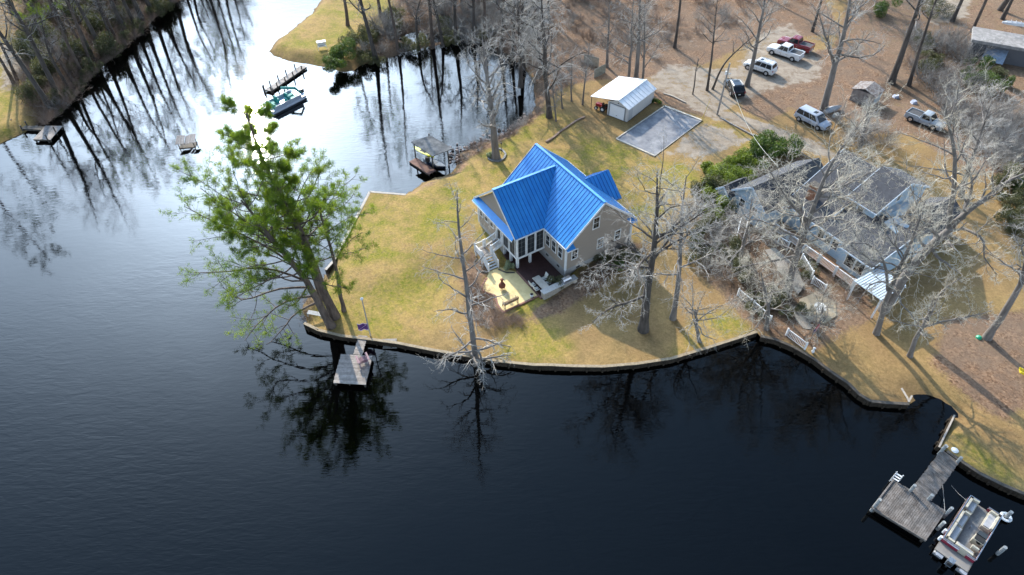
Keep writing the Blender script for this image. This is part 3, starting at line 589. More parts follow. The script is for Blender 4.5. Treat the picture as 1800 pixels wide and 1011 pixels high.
MB().lathe((0, 0, .2), [(.2, 0), (.36, .15), (.38, .35), (.26, .6), (.14, .75)], 14).build('bowl', terra, ch_, smooth=True); MB().lathe((0, 0, .95), [(.13, 0), (.12, .4), (.2, .45), (.14, .5)], 12).build('chimney', terra, ch_, smooth=True)
for i in range(3): MB().tube((.3*math.cos(i*2.1), .3*math.sin(i*2.1), 0), (.15*math.cos(i*2.1), .15*math.sin(i*2.1), .25), .03).build('leg', black, ch_)
bwood = mat('brown_bench_wood', (.16, .1, .05), (.25, .17, .1), .7, 6)
def bench(name, lab, loc, rz, L, m, back=True):
    t = thing(name, lab, 'bench', loc, rz)
    for i in range(4): MB().box(-L/2, L/2, -.22+i*.13, -.12+i*.13, .42, .46).build('seat_slat', m, t)
    if back:
        for i in range(3): MB().box(-L/2, L/2, .3+i*.03, .33+i*.03, .55+i*.15, .66+i*.15).build('back_slat', m, t)
    for x in (-L/2+.06, L/2-.06):
        for y in (-.2, .28): MB().cbox((x, y, 0), .07, .07, 1.0 if (y > 0 and back) else .42).build('leg', m, t)
        if back: MB().beam((x, -.24, .64), (x, .34, .66), .07).build('armrest', m, t)
    return t
bench('garden_bench', 'brown slatted wooden bench with its back to the lake on the patio edge', (*uvw(-7.1, -.15), -.55), HA+R_(180), 1.7, bwood)
pl_ = thing('flower_pot', 'small white flower pot on the front right corner of the patio', 'pot', (*uvw(-4.6, -.45), -.55))
MB().lathe((0, 0, 0), [(.16, 0), (.2, .35), (.17, .35)], 12).build('pot', white, pl_, smooth=True); MB().lathe((0, 0, .3), [(.15, 0), (.17, .1), (.02, .18)], 8).build('soil', mat('soil', (.03, .02, .015)), pl_)
sprng = np.random.default_rng(4)
def rock(name, mth_, c, r, parent=None, n=1):
    v = []; 
    for i in range(8):
        th = i*math.pi/4; v.append((c[0]+math.cos(th)*r*sprng.uniform(.75, 1.1), c[1]+math.sin(th)*r*sprng.uniform(.75, 1.1), c[2]-.05))
    for i in range(8):
        th = i*math.pi/4+.2; v.append((c[0]+math.cos(th)*r*sprng.uniform(.5, .8), c[1]+math.sin(th)*r*sprng.uniform(.5, .8), c[2]+r*sprng.uniform(.4, .7)))
    return v, [tuple(range(8, 16))]+[(i, (i+1) % 8, 8+(i+1) % 8, 8+i) for i in range(8)]
# mulch-bed edging round the foundation planting
def edging(pts_px, lab, m, r=.07, name='garden_edging', cat='edging'):
    P = [G(*p, .04) for p in pts_px]; t = thing(name, lab, cat, P[0])
    for a, b_ in zip(P[:-1], P[1:]): MB().beam(a, b_, r*2, r*2).build('border_piece', m, t, True)
    return t
edging([(838,455),(833,463),(838,474),(848,479),(858,478)], 'dark curved garden edging left of the white stair foot', wood_dark)
edging([(876,474),(890,480),(905,480)], 'dark garden edging between stairs and porch pier', wood_dark)
edging([(858,276),(860,281),(868,284),(878,284),(886,279),(889,272),(884,265),(877,262)], 'ring of dark edging round the foot of the tall lakeside tree', mat('edging_stone', (.1, .1, .1), (.25, .25, .24), .8, 4), .12)
edging([(960,250),(972,243),(985,232),(1000,222),(1013,213),(1028,206)], 'low reddish brown log border crossing the lawn from the house to the carport', mat('reddish_log', (.19, .12, .085), (.3, .21, .15), .85, 3), .13, 'log_border')
edging([(835,373),(845,381),(850,386)], 'pale board lying beside the left wall of the blue roofed house', wood_pale, .06, 'loose_board', 'board')
# ------------------------------------------------------------------ bath of shrubs handled with trees; garage
GA = R_(50); gp = G(1101.5, 215.5); GU = np.array([math.cos(GA), math.sin(GA)]); 
Gt = thing('white_garage', 'white metal garage with a low pitched white roof and a lean-to carport', 'garage', tuple(gp), GA)
# local x = along long side (back), y = towards left (carport)
gw = mat('white_metal_siding', (.60, .58, .56), (.52, .5, .48), .5, 1.5, bump=.2, bscale=2, stretch=(14, 14, .2)); groofm = mat('white_metal_roof', (.78, .79, .8), (.62, .64, .68), .42, 1.2, metal=.1, lo=.4, hi=.8)
GL_, GW_, GE, GR = 7.1, 3.3, 2.15, 2.95
MB().prism([(0, 0), (GL_, 0), (GL_, GW_), (0, GW_)], .08, GE).build('wall', gw, Gt)
for x0, x1 in ((0, .1), (GL_-.1, GL_)):
    MB().add([(x0, 0, GE), (x0, GW_, GE), (x0, GW_/2, GR-.06), (x1, 0, GE), (x1, GW_, GE), (x1, GW_/2, GR-.06)], [(0, 1, 2), (5, 4, 3), (0, 3, 4, 1), (1, 4, 5, 2), (2, 5, 3, 0)]).build('gable', gw, Gt)
MB().box(-.04, GL_+.04, -.04, GW_+.04, -.2, .08).build('base', wood_dark, Gt)
d_ = MB().box(-.06, -.01, .5, 2.9, .12, 1.95).build('garage_door', mat('white_door', (.82, .83, .85), None, .45), Gt)
for i in range(4): MB().box(-.09, -.062, .53, 2.87, .15+i*.45, .55+i*.45).build('door_section', MATS['white_door'], d_)
MB().box(-.11, -.09, 1.6, 1.8, .5, .56).build('door_pull', chrome, Gt); fr = MB(); fr.box(-.1, -.0, .38, .47, .08, 2.05); fr.box(-.1, 0, 2.93, 3.02, .08, 2.05); fr.box(-.1, 0, .38, 3.02, 2.06, 2.12); fr.build('door_frame', mat('grey_trim', (.2, .21, .22)), Gt)
H_cur = Gt; win((-.0, 1.65, 2.42), .3, .3, 'u', -1, .05, None, split=False)
sd1 = MB().box(.35, 1.25, -.05, -.01, .1, 2.0).build('side_door', mat('grey_door', (.42, .42, .42), None, .6), Gt)
gr_ = MB()
gr_.slab([(-.18, -.2, GE-.04), (GL_+.18, -.2, GE-.04), (GL_+.18, GW_/2, GR), (-.18, GW_/2, GR)], .06)
gr_.slab([(-.18, GW_/2+.001, GR), (GL_+.18, GW_/2+.001, GR), (GL_+.18, GW_+2.9, 2.0), (-.18, GW_+2.9, 2.0)], .06)
groof = gr_.build('roof', groofm, Gt)
for i in range(10):
    x = -.18+i*(GL_+.36)/9.; MB().beam((x+.02, -.2, GE), (x+.02, GW_/2, GR+.03), .05, .03).build('roof_seam', groofm, groof) if 0 < i < 9 else None
MB().beam((-.2, GW_/2, GR+.03), (GL_+.2, GW_/2, GR+.03), .25, .04).build('ridge_cap', groofm, groof)
for x in (.0, 3.5, 7.0): MB().tube((x, GW_+2.75, -.1), (x, GW_+2.75, 1.98), .05).build('carport_post', wood_dark, Gt)
MB().beam((-.1, GW_+2.75, 1.92), (GL_+.1, GW_+2.75, 1.92), .1, .1).build('carport_beam', wood_dark, Gt)
# gravel pad
pad = [G(1168, 187.3), G(1233.7, 212.6), G(1150.6, 275.1), G(1083.3, 245)]
pd = thing('gravel_pad', 'rectangular grey gravel pad with pale timber edging on the lawn', 'gravel bed', pad[3])
MB().prism([tuple(p[:2]) for p in pad][::-1], -.1, .045).build('gravel', mat('grey_gravel', (.1, .11, .135), (.3, .3, .31), .95, .55, bump=.5, bscale=25, detail=8, lo=.32, hi=.7), pd, True)
for i in range(4):
    a, b_ = pad[i].copy(), pad[(i+1) % 4].copy(); a[2] = b_[2] = .07; w_ = (.3, .06, .22, .16)[i]
    MB().beam(a, b_, w_, .16 if i != 1 else .06).build('edging_board', mat('pale_board_edge', (.55, .5, .42), (.4, .36, .3), .8, 3), pd, True)
# utility pole, guard, timbers, fence panels, posts
def post(name, lab, cat, px, py, h, r, m, top=None, **k):
    b_ = G(px, py); t = thing(name, lab, cat, b_); 
    tt = (0, 0, h) if top is None else tuple(onY(*top, b_[1])-b_)
    MB().tube((0, 0, -.3), tt, r, r*.75).build('pole', m, t); return t, tt
up_, tt = post('utility_pole', 'tall grey wooden utility pole beside the black parked car', 'utility pole', 1260.5, 202, 8, .15, wood_grey, (1283, 111))
MB().box(tt[0]-.08, tt[0]+.5, -.05, .05, tt[2]-1.6, tt[2]-1.5).build('crossarm', metal_grey, up_)
MB().tube((tt[0]-.25, -.1, tt[2]-1.6), (tt[0]-.25, -.1, tt[2]-1.1), .13).build('lamp_head', mat('lamp_white', (.7, .7, .7), None, .4), up_)
gy, _ = post('guy_wire_guard', 'thin yellow guy wire guard slanting up from the gravel pad corner', 'wire guard', 1232, 213, 2, .035, mat('yellow_plastic', (.6, .42, .05)), (1247, 178))
wr = thing('power_line', 'thin pale power line hanging from the utility pole to the grey house', 'cable', up_.location)
pA = Vector(up_.location)+Vector(tt)-Vector((0, 0, 1.2)); pB = Vector(W(1368, 293, 4.5)); pts = [pA.lerp(pB, i/14)-Vector((0, 0, 1.6*math.sin(math.pi*i/14))) for i in range(15)]
MB().path(pts, .025, 4).build('cable', mat('cable_grey', (.45, .45, .4)), wr, True)
def timber(pts, lab, m, w=.2, h=.2, name='landscape_timber', cat='timber'):
    P = [G(*p, .06) for p in pts]; t = thing(name, lab, cat, P[0])
    for a, b_ in zip(P[:-1], P[1:]): MB().beam(a, b_, w, h).build('timber', m, t, True)
timber([(1266,208),(1290,221),(1322,238)], 'long grey timber border running from the utility pole past the dirt drive', wood_grey)
timber([(1323,237),(1346,246)], 'short white painted end of the driveway timber border', wood_pale)
timber([(1166,165),(1182,170),(1205,181)], 'low pale timber lying behind the gravel pad by the garage', wood_pale)
for i, (a, b_, c, d) in enumerate([((1026,110),(1052,118),0,0), ((1044,138),(1064,128),0,0)]):
    P, Q = G(*a), G(*b_); t = thing('fence_panel', ('grey wooden lattice fence panel behind the carport, the farther of two', 'grey wooden lattice fence panel behind the carport, the nearer of two')[i], 'fence', P)
    n_ = 14
    for k_ in range(n_):
        c_ = P+(Q-P)*(k_+.5)/n_; MB().beam((*c_[:2], 0), (*c_[:2], 1.5), .13, .03).build('picket', mat('lattice_grey', (.3, .31, .27), (.2, .2, .17), .8, 4), t, True)
    for z_ in (.3, 1.3): MB().beam((P[0], P[1], z_), (Q[0], Q[1], z_), .05, .08).build('rail', MATS['lattice_grey'], t, True)
# ------------------------------------------------------------------ grey-roofed house (local s,t frame)
OG = W(1493, 441, 2.6); GRZ = R_(-59.5); K = thing('grey_roofed_house', 'pale blue house with dark grey shingle roofs half hidden behind bare branches', 'house', (OG[0], OG[1], 0), GRZ)
bsid = mat('light_blue_siding', (.33, .44, .53), (.27, .37, .45), .7, 2, bump=.25, stretch=(.3, .3, 12)); shg = mat('charcoal_shingles', (.03, .032, .039), (.066, .068, .078), .9, 2.5, bump=.5, bscale=18, lo=.3, hi=.75)
gstone = mat('bluegrey_trim', (.5, .58, .66), None, .6)
H_cur = K
def gab(s0, s1, t0, t1, ez, rz_, axis, ov=.3, wallz=-1.0, wall=True, asym=None):
    """gable block, ridge along axis ('s' or 't')"""
    if wall: MB().prism([(s0, t0), (s1, t0), (s1, t1), (s0, t1)], wallz, ez).build('wall', bsid, K)
    if axis == 's':
        m_ = asym if asym is not None else (t0+t1)/2; sl_ = (rz_-ez)/(m_-t0); sl2 = (rz_-ez)/(t1-m_)
        r = MB(); r.slab([(s0-ov, t0-ov, ez-sl_*ov), (s1+ov, t0-ov, ez-sl_*ov), (s1+ov, m_, rz_), (s0-ov, m_, rz_)], .14); r.slab([(s0-ov, m_+.001, rz_), (s1+ov, m_+.001, rz_), (s1+ov, t1+ov, ez-sl2*ov), (s0-ov, t1+ov, ez-sl2*ov)], .14)
        for x0, x1 in ((s0, s0+.12), (s1-.12, s1)): MB().add([(x0, t0, ez), (x0, t1, ez), (x0, m_, rz_-.16), (x1, t0, ez), (x1, t1, ez), (x1, m_, rz_-.16)], [(0, 2, 1), (5, 3, 4), (0, 1, 4, 3), (1, 2, 5, 4), (2, 0, 3, 5)]).build('gable', bsid, K)
        fb = MB(); fb.beam((s0-ov, t0-ov-.03, ez-sl_*ov-.08), (s1+ov, t0-ov-.03, ez-sl_*ov-.08), .05, .16)
        for x in (s0-ov-.03, s1+ov+.03): fb.beam((x, t0-ov, ez-sl_*ov-.1), (x, m_, rz_-.1), .05, .2); fb.beam((x, m_, rz_-.1), (x, t1+ov, ez-sl2*ov-.1), .05, .2)
    else:
        m_ = (s0+s1)/2; sl_ = (rz_-ez)/(m_-s0)
        r = MB(); r.slab([(s0-ov, t0-ov, ez-sl_*ov), (m_, t0-ov, rz_), (m_, t1+ov, rz_), (s0-ov, t1+ov, ez-sl_*ov)], .14); r.slab([(m_+.001, t0-ov, rz_), (s1+ov, t0-ov, ez-sl_*ov), (s1+ov, t1+ov, ez-sl_*ov), (m_+.001, t1+ov, rz_)], .14)
        for y0, y1 in ((t0, t0+.12), (t1-.12, t1)): MB().add([(s0, y0, ez), (s1, y0, ez), (m_, y0, rz_-.16), (s0, y1, ez), (s1, y1, ez), (m_, y1, rz_-.16)], [(0, 1, 2), (5, 4, 3), (0, 3, 4, 1), (1, 4, 5, 2), (2, 5, 3, 0)]).build('gable', bsid, K)
        fb = MB()
        for y in (t0-ov-.03,): fb.beam((s0-ov, y, ez-sl_*ov-.1), (m_, y, rz_-.1), .05, .2); fb.beam((m_, y, rz_-.1), (s1+ov, y, ez-sl_*ov-.1), .05, .2)
    ro = r.build('roof', shg, K); fb.build('fascia', gstone, ro); return ro
gab(-9.2, -4.55, .9, 13.0, 2.6, 6.9, 's', asym=8.6)
gab(-4.5, -1.3, 4.5, 13.2, 5.1, 7.2, 's', ov=.25)
# low front roof
lf = MB(); lf.slab([(-4.5, .5, 2.65), (-.95, .5, 2.65), (-.95, 5.0, 4.3), (-4.5, 5.0, 4.3)], .14); lf.slab([(-.95, -.25, 2.6), (3.0, -.25, 2.6), (3.0, 5.6, 4.3), (-.95, 5.6, 4.3)], .14)
lf.slab([(-.95, 5.602, 4.3), (3.0, 5.602, 4.3), (3.0, 10.5, 2.7), (-.95, 10.5, 2.7)], .14)
lfr = lf.build('roof', shg, K); MB().box(-4.4, -1.0, .65, 5, -1, 2.5).build('wall', bsid, K); MB().box(-.85, 2.75, .15, 10.2, -1, 2.5).build('wall', bsid, K)
fb = MB(); fb.beam((-4.5, .45, 2.55), (-.98, .45, 2.55), .06, .16); fb.beam((-.98, -.3, 2.5), (3.0, -.3, 2.5), .06, .16); fb.beam((3.04, -.25, 2.5), (3.04, 5.6, 4.2), .06, .18); fb.build('fascia', gstone, lfr)
for s_ in (-3.75, -2.9): win((s_, 4.5, 4.35), .8, .95, 'v', -1, .07, (0, 1), split=False)
for s_ in (-3.9, -2.95, -2.0): win((s_, .65, 1.65), .85, 1.3, 'v', -1, .07, (1, 1), split=False)
for s_ in (.45, 1.65): win((s_, .15, 1.45), 1.15, 1.7, 'v', -1, .06, None, split=False)
for t_, z_ in ((6.2, 5.2), (8.0, 5.5), (10.5, 5.0)): win((-1.3, t_, z_), .7, .9, 'u', 1, .06, None, split=False)
win((2.75, 1.2, 1.5), 1.0, 1.5, 'u', 1, .06, None, split=False)
gab(-14.0, -9.3, -2.6, 7.6, 2.9, 4.7, 't'); win((-12.6, -2.6, 1.7), .9, 1.2, 'v', -1); win((-10.7, -2.6, 1.7), .9, 1.2, 'v', -1)
gab(-15.8, -14.05, -3.4, -.2, 2.2, 3.0, 't', ov=.2)
gab(-1.2, 2.6, 10.6, 15.8, 2.3, 3.6, 't'); MB().prism([(-1.25, 5.9), (-.5, 5.9), (-.5, 9.5), (-1.25, 9.5)], 3.0, 4.6).build('dormer', bsid, K)
MB().slab([(-.1, 4.6, 4.4), (1.6, 4.6, 4.1), (1.6, 6.8, 4.1), (-.1, 6.8, 4.4)], .1).build('dormer_roof', bsid, K)
cm_ = MB().box(-8.2, -7.3, 2.2, 2.9, 3.0, 5.3).build('chimney', mat('chimney_brick', (.23, .09, .045), (.34, .16, .09), .85, 8), K); MB().box(-8.28, -7.22, 2.12, 2.98, 5.3, 5.4).build('chimney_cap', wood_dark, cm_)
# deck with planks and white railings
dk = thing('house_deck', 'orange brown plank deck with white railing along the front of the grey roofed house', 'deck', (OG[0], OG[1], 0), GRZ)
plank = mat('orange_deck_planks', (.26, .14, .07), (.17, .09, .045), .75, 3, vary=.2)
for i in range(14): MB().box(-8.6, 2.6, -1.35+i*.142, -1.35+i*.142+.13, .02, .07).build('deck_board', plank, dk)
MB().box(-8.6, 2.6, -1.36, .6, -.1, .0).build('joists', wood_dark, dk)
for s_ in range(6): MB().cbox((-8.4+s_*2.15, -1.2, -1.0), .15, .15, .95).build('support_post', white, dk)
segs = [-8.6, -6.4, -4.2, -2.0, .2, 2.5]
for a, b_ in zip(segs[:-1], segs[1:]): rail((a+.06, -1.35, .07), (b_-.06, -1.35, .07), dk, h=.95)
rail((2.55, -1.3, .07), (2.55, -.2, .07), dk, h=.95)
# slatted patio roof
pg = thing('slatted_patio_roof', 'low patio roof of pale blue grey slats at the right end of the grey roofed house', 'pergola', (OG[0], OG[1], 0), GRZ)
for i in range(12):
    s_ = 3.1+i*.27; MB().box(s_, s_+.19, -2.9, 1.0, 2.22, 2.27).build('slat', mat('slat_bluegrey', (.5, .58, .66), (.38, .45, .52), .6, 3), pg)
for t_ in (-2.7, .8): MB().box(3.0, 6.4, t_-.06, t_+.06, 2.08, 2.2).build('beam', white, pg)
for s_ in (3.2, 6.2):
    for t_ in (-2.7, .8): MB().cbox((s_, t_, -1), .14, .14, 3.08).build('post', white, pg)
# free-standing white railings
def railrun(pts, lab, base=0.0):
    P = [G(*p, base) for p in pts]; t = thing('white_railing', lab, 'railing', P[0], group=None)
    for a, b_ in zip(P[:-1], P[1:]): rail(a, b_, t, h=.95, world=True, step=.16)
railrun([(1296,520),(1318,538)], 'white picket railing piece farthest left at the top of the waterside steps')
railrun([(1322,541),(1352,568)], 'white picket railing above the bulkhead, right of the gap')
railrun([(1381,590),(1414,615)], 'white picket railing beside the small red white and blue flag')
railrun([(1291,430),(1298,400)], 'white stair railing left of the grey roofed house, outer one', .3)
railrun([(1305,426),(1311,402)], 'white stair railing left of the grey roofed house, inner one', .3)
railrun([(1366,430),(1383,440)], 'white railing left of the porch corner under the pale tree', .2)
railrun([(1406,462),(1424,492)], 'white handrail of the steps going down from the deck', .3)
railrun([(1426,498),(1448,513)], 'white railing at the foot of the deck steps, just above the round table patio')
conc = mat('worn_concrete', (.28, .255, .225), (.2, .18, .155), .9, 1.5, bump=.3)
def slab_px(name, lab, cat, pts, m, h=.05):
    P = [G(*p) for p in pts]; t = thing(name, lab, cat, P[0]); q = [tuple(p[:2]) for p in P]
    ar = sum(q[i][0]*q[(i+1) % len(q)][1]-q[(i+1) % len(q)][0]*q[i][1] for i in range(len(q)))
    if ar < 0: q = q[::-1]
    MB().prism(q, float(min(p[2] for p in P))-.2, float(max(p[2] for p in P))+h).build('slab', m, t, True); return t
slab_px('round_patio', 'tan stone patio under the round white table', 'patio', [(1405,527),(1432,515),(1468,532),(1470,556),(1448,570),(1420,562),(1404,545)], mat('tan_stone', (.36, .3, .21), (.27, .22, .15), .85, 1.5))
slab_px('concrete_walk', 'grey concrete walk with rounded end beside the flag', 'path', [(1395,545),(1404,547),(1428,574),(1424,580),(1412,578),(1398,562)], conc, .06)
slab_px('concrete_walk', 'grey concrete path piece between the deck steps and the round patio', 'path', [(1344,440),(1362,436),(1400,470),(1412,505),(1402,520),(1385,500)], conc, .04)
tb = thing('round_table', 'round white table standing on the tan stone patio', 'table', G(1438, 549)+[0, 0, .05])
MB().lathe((0, 0, .72), [(.62, 0), (.64, .03), (.62, .06)], 24).build('table_top', white, tb); MB().tube((0, 0, 0), (0, 0, .72), .06).build('pedestal', white, tb); MB().lathe((0, 0, 0), [(.3, 0), (.3, .04), (.05, .08)], 12).build('foot', white, tb)
# ------------------------------------------------------------------ vehicles
def paint(name, c, r=.3): return mat(name, c, None, r, coat=.6, spec=.5)
tail = mat('tail_light', (.25, .01, .012), None, .3); lampm = mat('head_light', (.7, .72, .75), None, .15); under = mat('underbody', (.015, .015, .015), None, .9)
def loft(secs):
    m_ = MB(); n_ = len(secs[0]); v = [p for s_ in secs for p in s_]; f = []
    for i in range(len(secs)-1):
        for j in range(n_): f.append((i*n_+j, i*n_+(j+1) % n_, (i+1)*n_+(j+1) % n_, (i+1)*n_+j))
    f += [tuple(range(n_-1, -1, -1)), tuple(range((len(secs)-1)*n_, len(secs)*n_))]; return m_.add(v, f)
def vehicle(name, lab, cat, rear_px, front_px, body, kind, L, Wd, group=None, z=0):
    a, b_ = G(*rear_px), G(*front_px); c = (a+b_)/2; rz = math.atan2(b_[1]-a[1], b_[0]-a[0]); t = thing(name, lab, cat, (c[0], c[1], float(gz(c[0], c[1]))), rz, group)
    h = L/2; w = Wd/2; wr = .37 if kind != 'van' else .33
    # body stations (x, halfwidth, top z)
    if kind == 'suv':  st = [(-h, .86, .95), (-h+.12, .96, 1.08), (-h+1.2, 1, 1.1), (.0, 1, 1.08), (h*.42, 1, 1.06), (h-.55, .96, .98), (h-.1, .84, .82), (h, .74, .7)]; cab = (-h+.1, -h+.4, h*.22, h*.46, 1.78)
    if kind == 'car':  st = [(-h, .84, .9), (-h+.15, .95, 1.02), (-h+1.1, 1, 1.02), (.0, 1, 1.0), (h*.42, 1, .98), (h-.5, .94, .86), (h-.1, .82, .72), (h, .7, .62)]; cab = (-h+.12, -h+.75, h*.15, h*.46, 1.62)
    if kind == 'van':  st = [(-h, .86, .95), (-h+.12, .96, 1.05), (-h+1.2, 1, 1.05), (.0, 1, 1.02), (h*.45, 1, 1.0), (h-.45, .93, .86), (h-.08, .8, .7), (h, .7, .6)]; cab = (-h+.08, -h+.35, h*.28, h*.62, 1.72)
    if kind == 'pickup': st = [(-h, .95, 1.12), (-h+.05, .98, 1.14), (-h+1.7, 1, 1.14), (-.15, 1, 1.16), (h*.4, 1, 1.14), (h-.5, .97, 1.08), (h-.08, .9, .95), (h, .86, .85)]; cab = (-h+1.98, -h+2.15, h*.22, h*.45, 1.86)
    if kind == 'old':  st = [(-h, .9, 1.0), (-h+.05, .95, 1.02), (-h+1.7, 1, 1.02), (-.15, 1, 1.02), (h*.4, 1, 1.04), (h-.5, .96, .98), (h-.08, .9, .88), (h, .86, .8)]; cab = (-.55, -.4, h*.24, h*.45, 1.7)
    secs = []
    for x, k_, zt in st: W_ = w*k_; secs.append([(x, -W_*.93, .3), (x, -W_, .5), (x, -W_, zt-.16), (x, -W_*.94, zt-.03), (x, -W_*.6, zt+.015), (x, W_*.6, zt+.015), (x, W_*.94, zt-.03), (x, W_, zt-.16), (x, W_, .5), (x, W_*.93, .3)])
    bo = loft(secs).build('body', body, t, smooth=False)
    x0, x1, x2, x3, rz_ = cab; zb_ = np.interp([x0, x3], [q[0] for q in st], [q[2] for q in st]); tw = w*.78; bw = w*.96
    def cs(x, hw, z0, z1, hw2): return [(x, -hw, z0), (x, -hw2, z1), (x, hw2, z1), (x, hw, z0)]
    z0a, z0b = zb_[0]-.03, zb_[1]-.03
    gh = MB(); B = [(x0, -bw, z0a), (x3, -bw*.93, z0b), (x3, bw*.93, z0b), (x0, bw, z0a)]; Tp = [(x1, -tw, rz_), (x2, -tw, rz_), (x2, tw, rz_), (x1, tw, rz_)]
    gh.hexa(B+Tp); gh.build('cabin', body, t)
    rfm = MB(); rfm.hexa([(x1+.03, -tw*.96, rz_), (x2-.05, -tw*.96, rz_), (x2-.05, tw*.96, rz_), (x1+.03, tw*.96, rz_), (x1+.2, -tw*.85, rz_+.05), (x2-.25, -tw*.85, rz_+.05), (x2-.25, tw*.85, rz_+.05), (x1+.2, tw*.85, rz_+.05)]); roof_ = rfm.build('roof', body, t)
    def pane_on(q, a0, a1, b0, b1, nm, mm=glass_dark, par=None):  # q 4 corners: bl, br, tr, tl
        P = [Vector(x) for x in q]; f = lambda s_, v_: (P[0].lerp(P[1], s_)).lerp(P[3].lerp(P[2], s_), v_)
        nn = (P[1]-P[0]).cross(P[3]-P[0]).normalized(); c4 = [f(a0, b0), f(a1, b0), f(a1, b1), f(a0, b1)]
        m_ = MB(); m_.hexa([x-nn*.01 for x in c4]+[x+nn*.015 for x in c4]); return m_.build(nm, mm, par or t)
    pane_on([B[1], B[2], Tp[2], Tp[1]], .06, .94, .08, .93, 'windshield')
    pane_on([B[3], B[0], Tp[0], Tp[3]], .1, .9, .25, .88, 'rear_window')
    ns_ = {'suv': [(.05, .31), (.335, .61), (.635, .9)], 'car': [(.08, .33), (.355, .61), (.635, .9)], 'van': [(.03, .31), (.33, .59), (.61, .9)], 'pickup': [(.07, .47), (.5, .9)], 'old': [(.15, .85)]}[kind]
    for s_, q in ((-1, [B[0], B[1], Tp[1], Tp[0]]), (1, [B[2], B[3], Tp[3], Tp[2]])):
        for a0, a1 in ns_:
            if s_ > 0: a0, a1 = 1-a1, 1-a0
            pane_on(q, a0, a1, .12, .92, 'side_window')
    for x in (-h*.62, h*.62):
        for s_ in (-1, 1):
            MB().tube((x, s_*(w-.1)-s_*.06, wr), (x, s_*(w+.012), wr), wr+.07, n=16).build('wheel_arch', under, t)
            wh = MB().tube((x, s_*(w-.18), wr), (x, s_*(w+.03), wr), wr, n=18).build('wheel', black, t)
            MB().tube((x, s_*(w+.031), wr), (x, s_*(w+.045), wr), wr*.62, wr*.55, n=12).build('rim', metal_grey if kind != 'old' else chrome, wh)
    for s_ in (-1, 1):
        MB().cbox((h-.1, s_*w*.62, st[-2][2]-.22), .16, .32, .14).build('headlight', lampm, t)
        MB().cbox((-h+.02, s_*w*.82, .78), .1, .14, .26).build('tail_light', tail, t)
        MB().cbox((x3-.25, s_*(w*.95+.1), z0b-.02), .12, .2, .15).build('side_mirror', body, t)
    MB().box(-h-.06, -h+.08, -w*.85, w*.85, .38, .55).build('rear_bumper', body if kind != 'pickup' else chrome, t); MB().box(h-.05, h+.07, -w*.72, w*.72, .36, .55).build('front_bumper', body if kind != 'pickup' else chrome, t)
    MB().box(-h-.075, -h-.06, -.16, .16, .6, .72).build('number_plate', white, t)
    MB().box(-h+.3, h-.3, -w*.85, w*.85, .16, .32).build('underbody', under, t)
    for s_ in (-1, 1):
        xs = {'suv': (-.95, .1, 1.1), 'car': (-.9, .1, 1.05), 'van': (-1.2, .05, 1.2), 'pickup': (-.8, .3, 1.3), 'old': (-.45, .95)}[kind]
        for x in xs: MB().box(x-.012, x+.012, s_*(w+.002)-.006, s_*(w+.002)+.006, .42, .9).build('door_gap', under, t)
        for x in xs[:-1]: MB().box(x+.1, x+.28, s_*(w+.012)-.012, s_*(w+.012)+.012, .8, .84).build('door_handle', chrome, t)
        MB().box(-h*.62+.5, h*.62-.5, s_*(w+.004)-.015, s_*(w+.004)+.015, .3, .42).build('sill_trim', under, t)
    MB().box(h-.02, h+.075, -w*.5, w*.5, .56, .72).build('grille', under, t)
    if kind == 'suv' or kind == 'car':
        for s_ in (-1, 1): MB().beam((x1+.2, s_*tw*.86, rz_+.1), (x2-.2, s_*tw*.86, rz_+.1), .05, .05).build('roof_rail', metal_grey, t)
    if kind == 'suv':
        for x in (x1+.8, x1+1.5): MB().beam((x, -tw*.84, rz_+.12), (x, tw*.84, rz_+.12), .05, .03).build('crossbar', metal_grey, t)
    if kind != 'pickup' and kind != 'old': MB().box(x2-.85, x2-.35, -.34, .34, rz_+.052, rz_+.06).build('sunroof', glass_dark, roof_)
    if kind in ('pickup', 'old'):
        ze = st[1][2]; bedm = mat('bed_liner', (.03, .03, .032), (.08, .08, .085), .8, 4)
        xe = x0-.12; MB().box(-h+.12, xe, -w*.78, w*.78, ze-.02, ze+.022).build('bed_floor', bedm, t)
        for s_ in (-1, 1): MB().box(-h+.02, xe, s_*w*.9-.07, s_*w*.9+.07, ze-.02, ze+.13).build('bed_side', body, t)
        MB().box(-h, -h+.08, -w*.86, w*.86, ze-.02, ze+.12).build('tailgate', body, t)
    return t
wp = paint('white_car_paint', (.62, .63, .64)); sp_ = paint('silver_blue_paint', (.36, .39, .45), .3); bp_ = paint('black_car_paint', (.012, .014, .018), .15); rp = paint('dark_red_paint', (.18, .012, .02), .25); op = paint('dull_grey_paint', (.28, .31, .34), .45)
vehicle('pickup_truck', 'white crew cab pickup truck parked beside the dark red one', 'pickup truck', (1404,107), (1353,90), wp, 'pickup', 5.6, 2.0)
vehicle('pickup_truck', 'dark red crew cab pickup truck behind the white pickup', 'pickup truck', (1419,92), (1374,78), rp, 'pickup', 5.5, 2.0)
vehicle('suv', 'white sport utility vehicle with roof bars beside a pale tree trunk', 'suv', (1355,131), (1314,117), wp, 'suv', 4.9, 1.95)
vehicle('suv', 'black sport utility vehicle parked behind the utility pole', 'suv', (1297,172), (1281,147), bp_, 'car', 4.7, 1.95)
vehicle('minivan', 'silver minivan parked at the foot of a thick grey trunk', 'minivan', (1407,207), (1447,227), sp_, 'van', 4.9, 2.0)
vehicle('pickup_truck', 'old light grey pickup truck with open bed seen through bare branches', 'pickup truck', (1595,206), (1652,229), op, 'old', 5.0, 1.95)
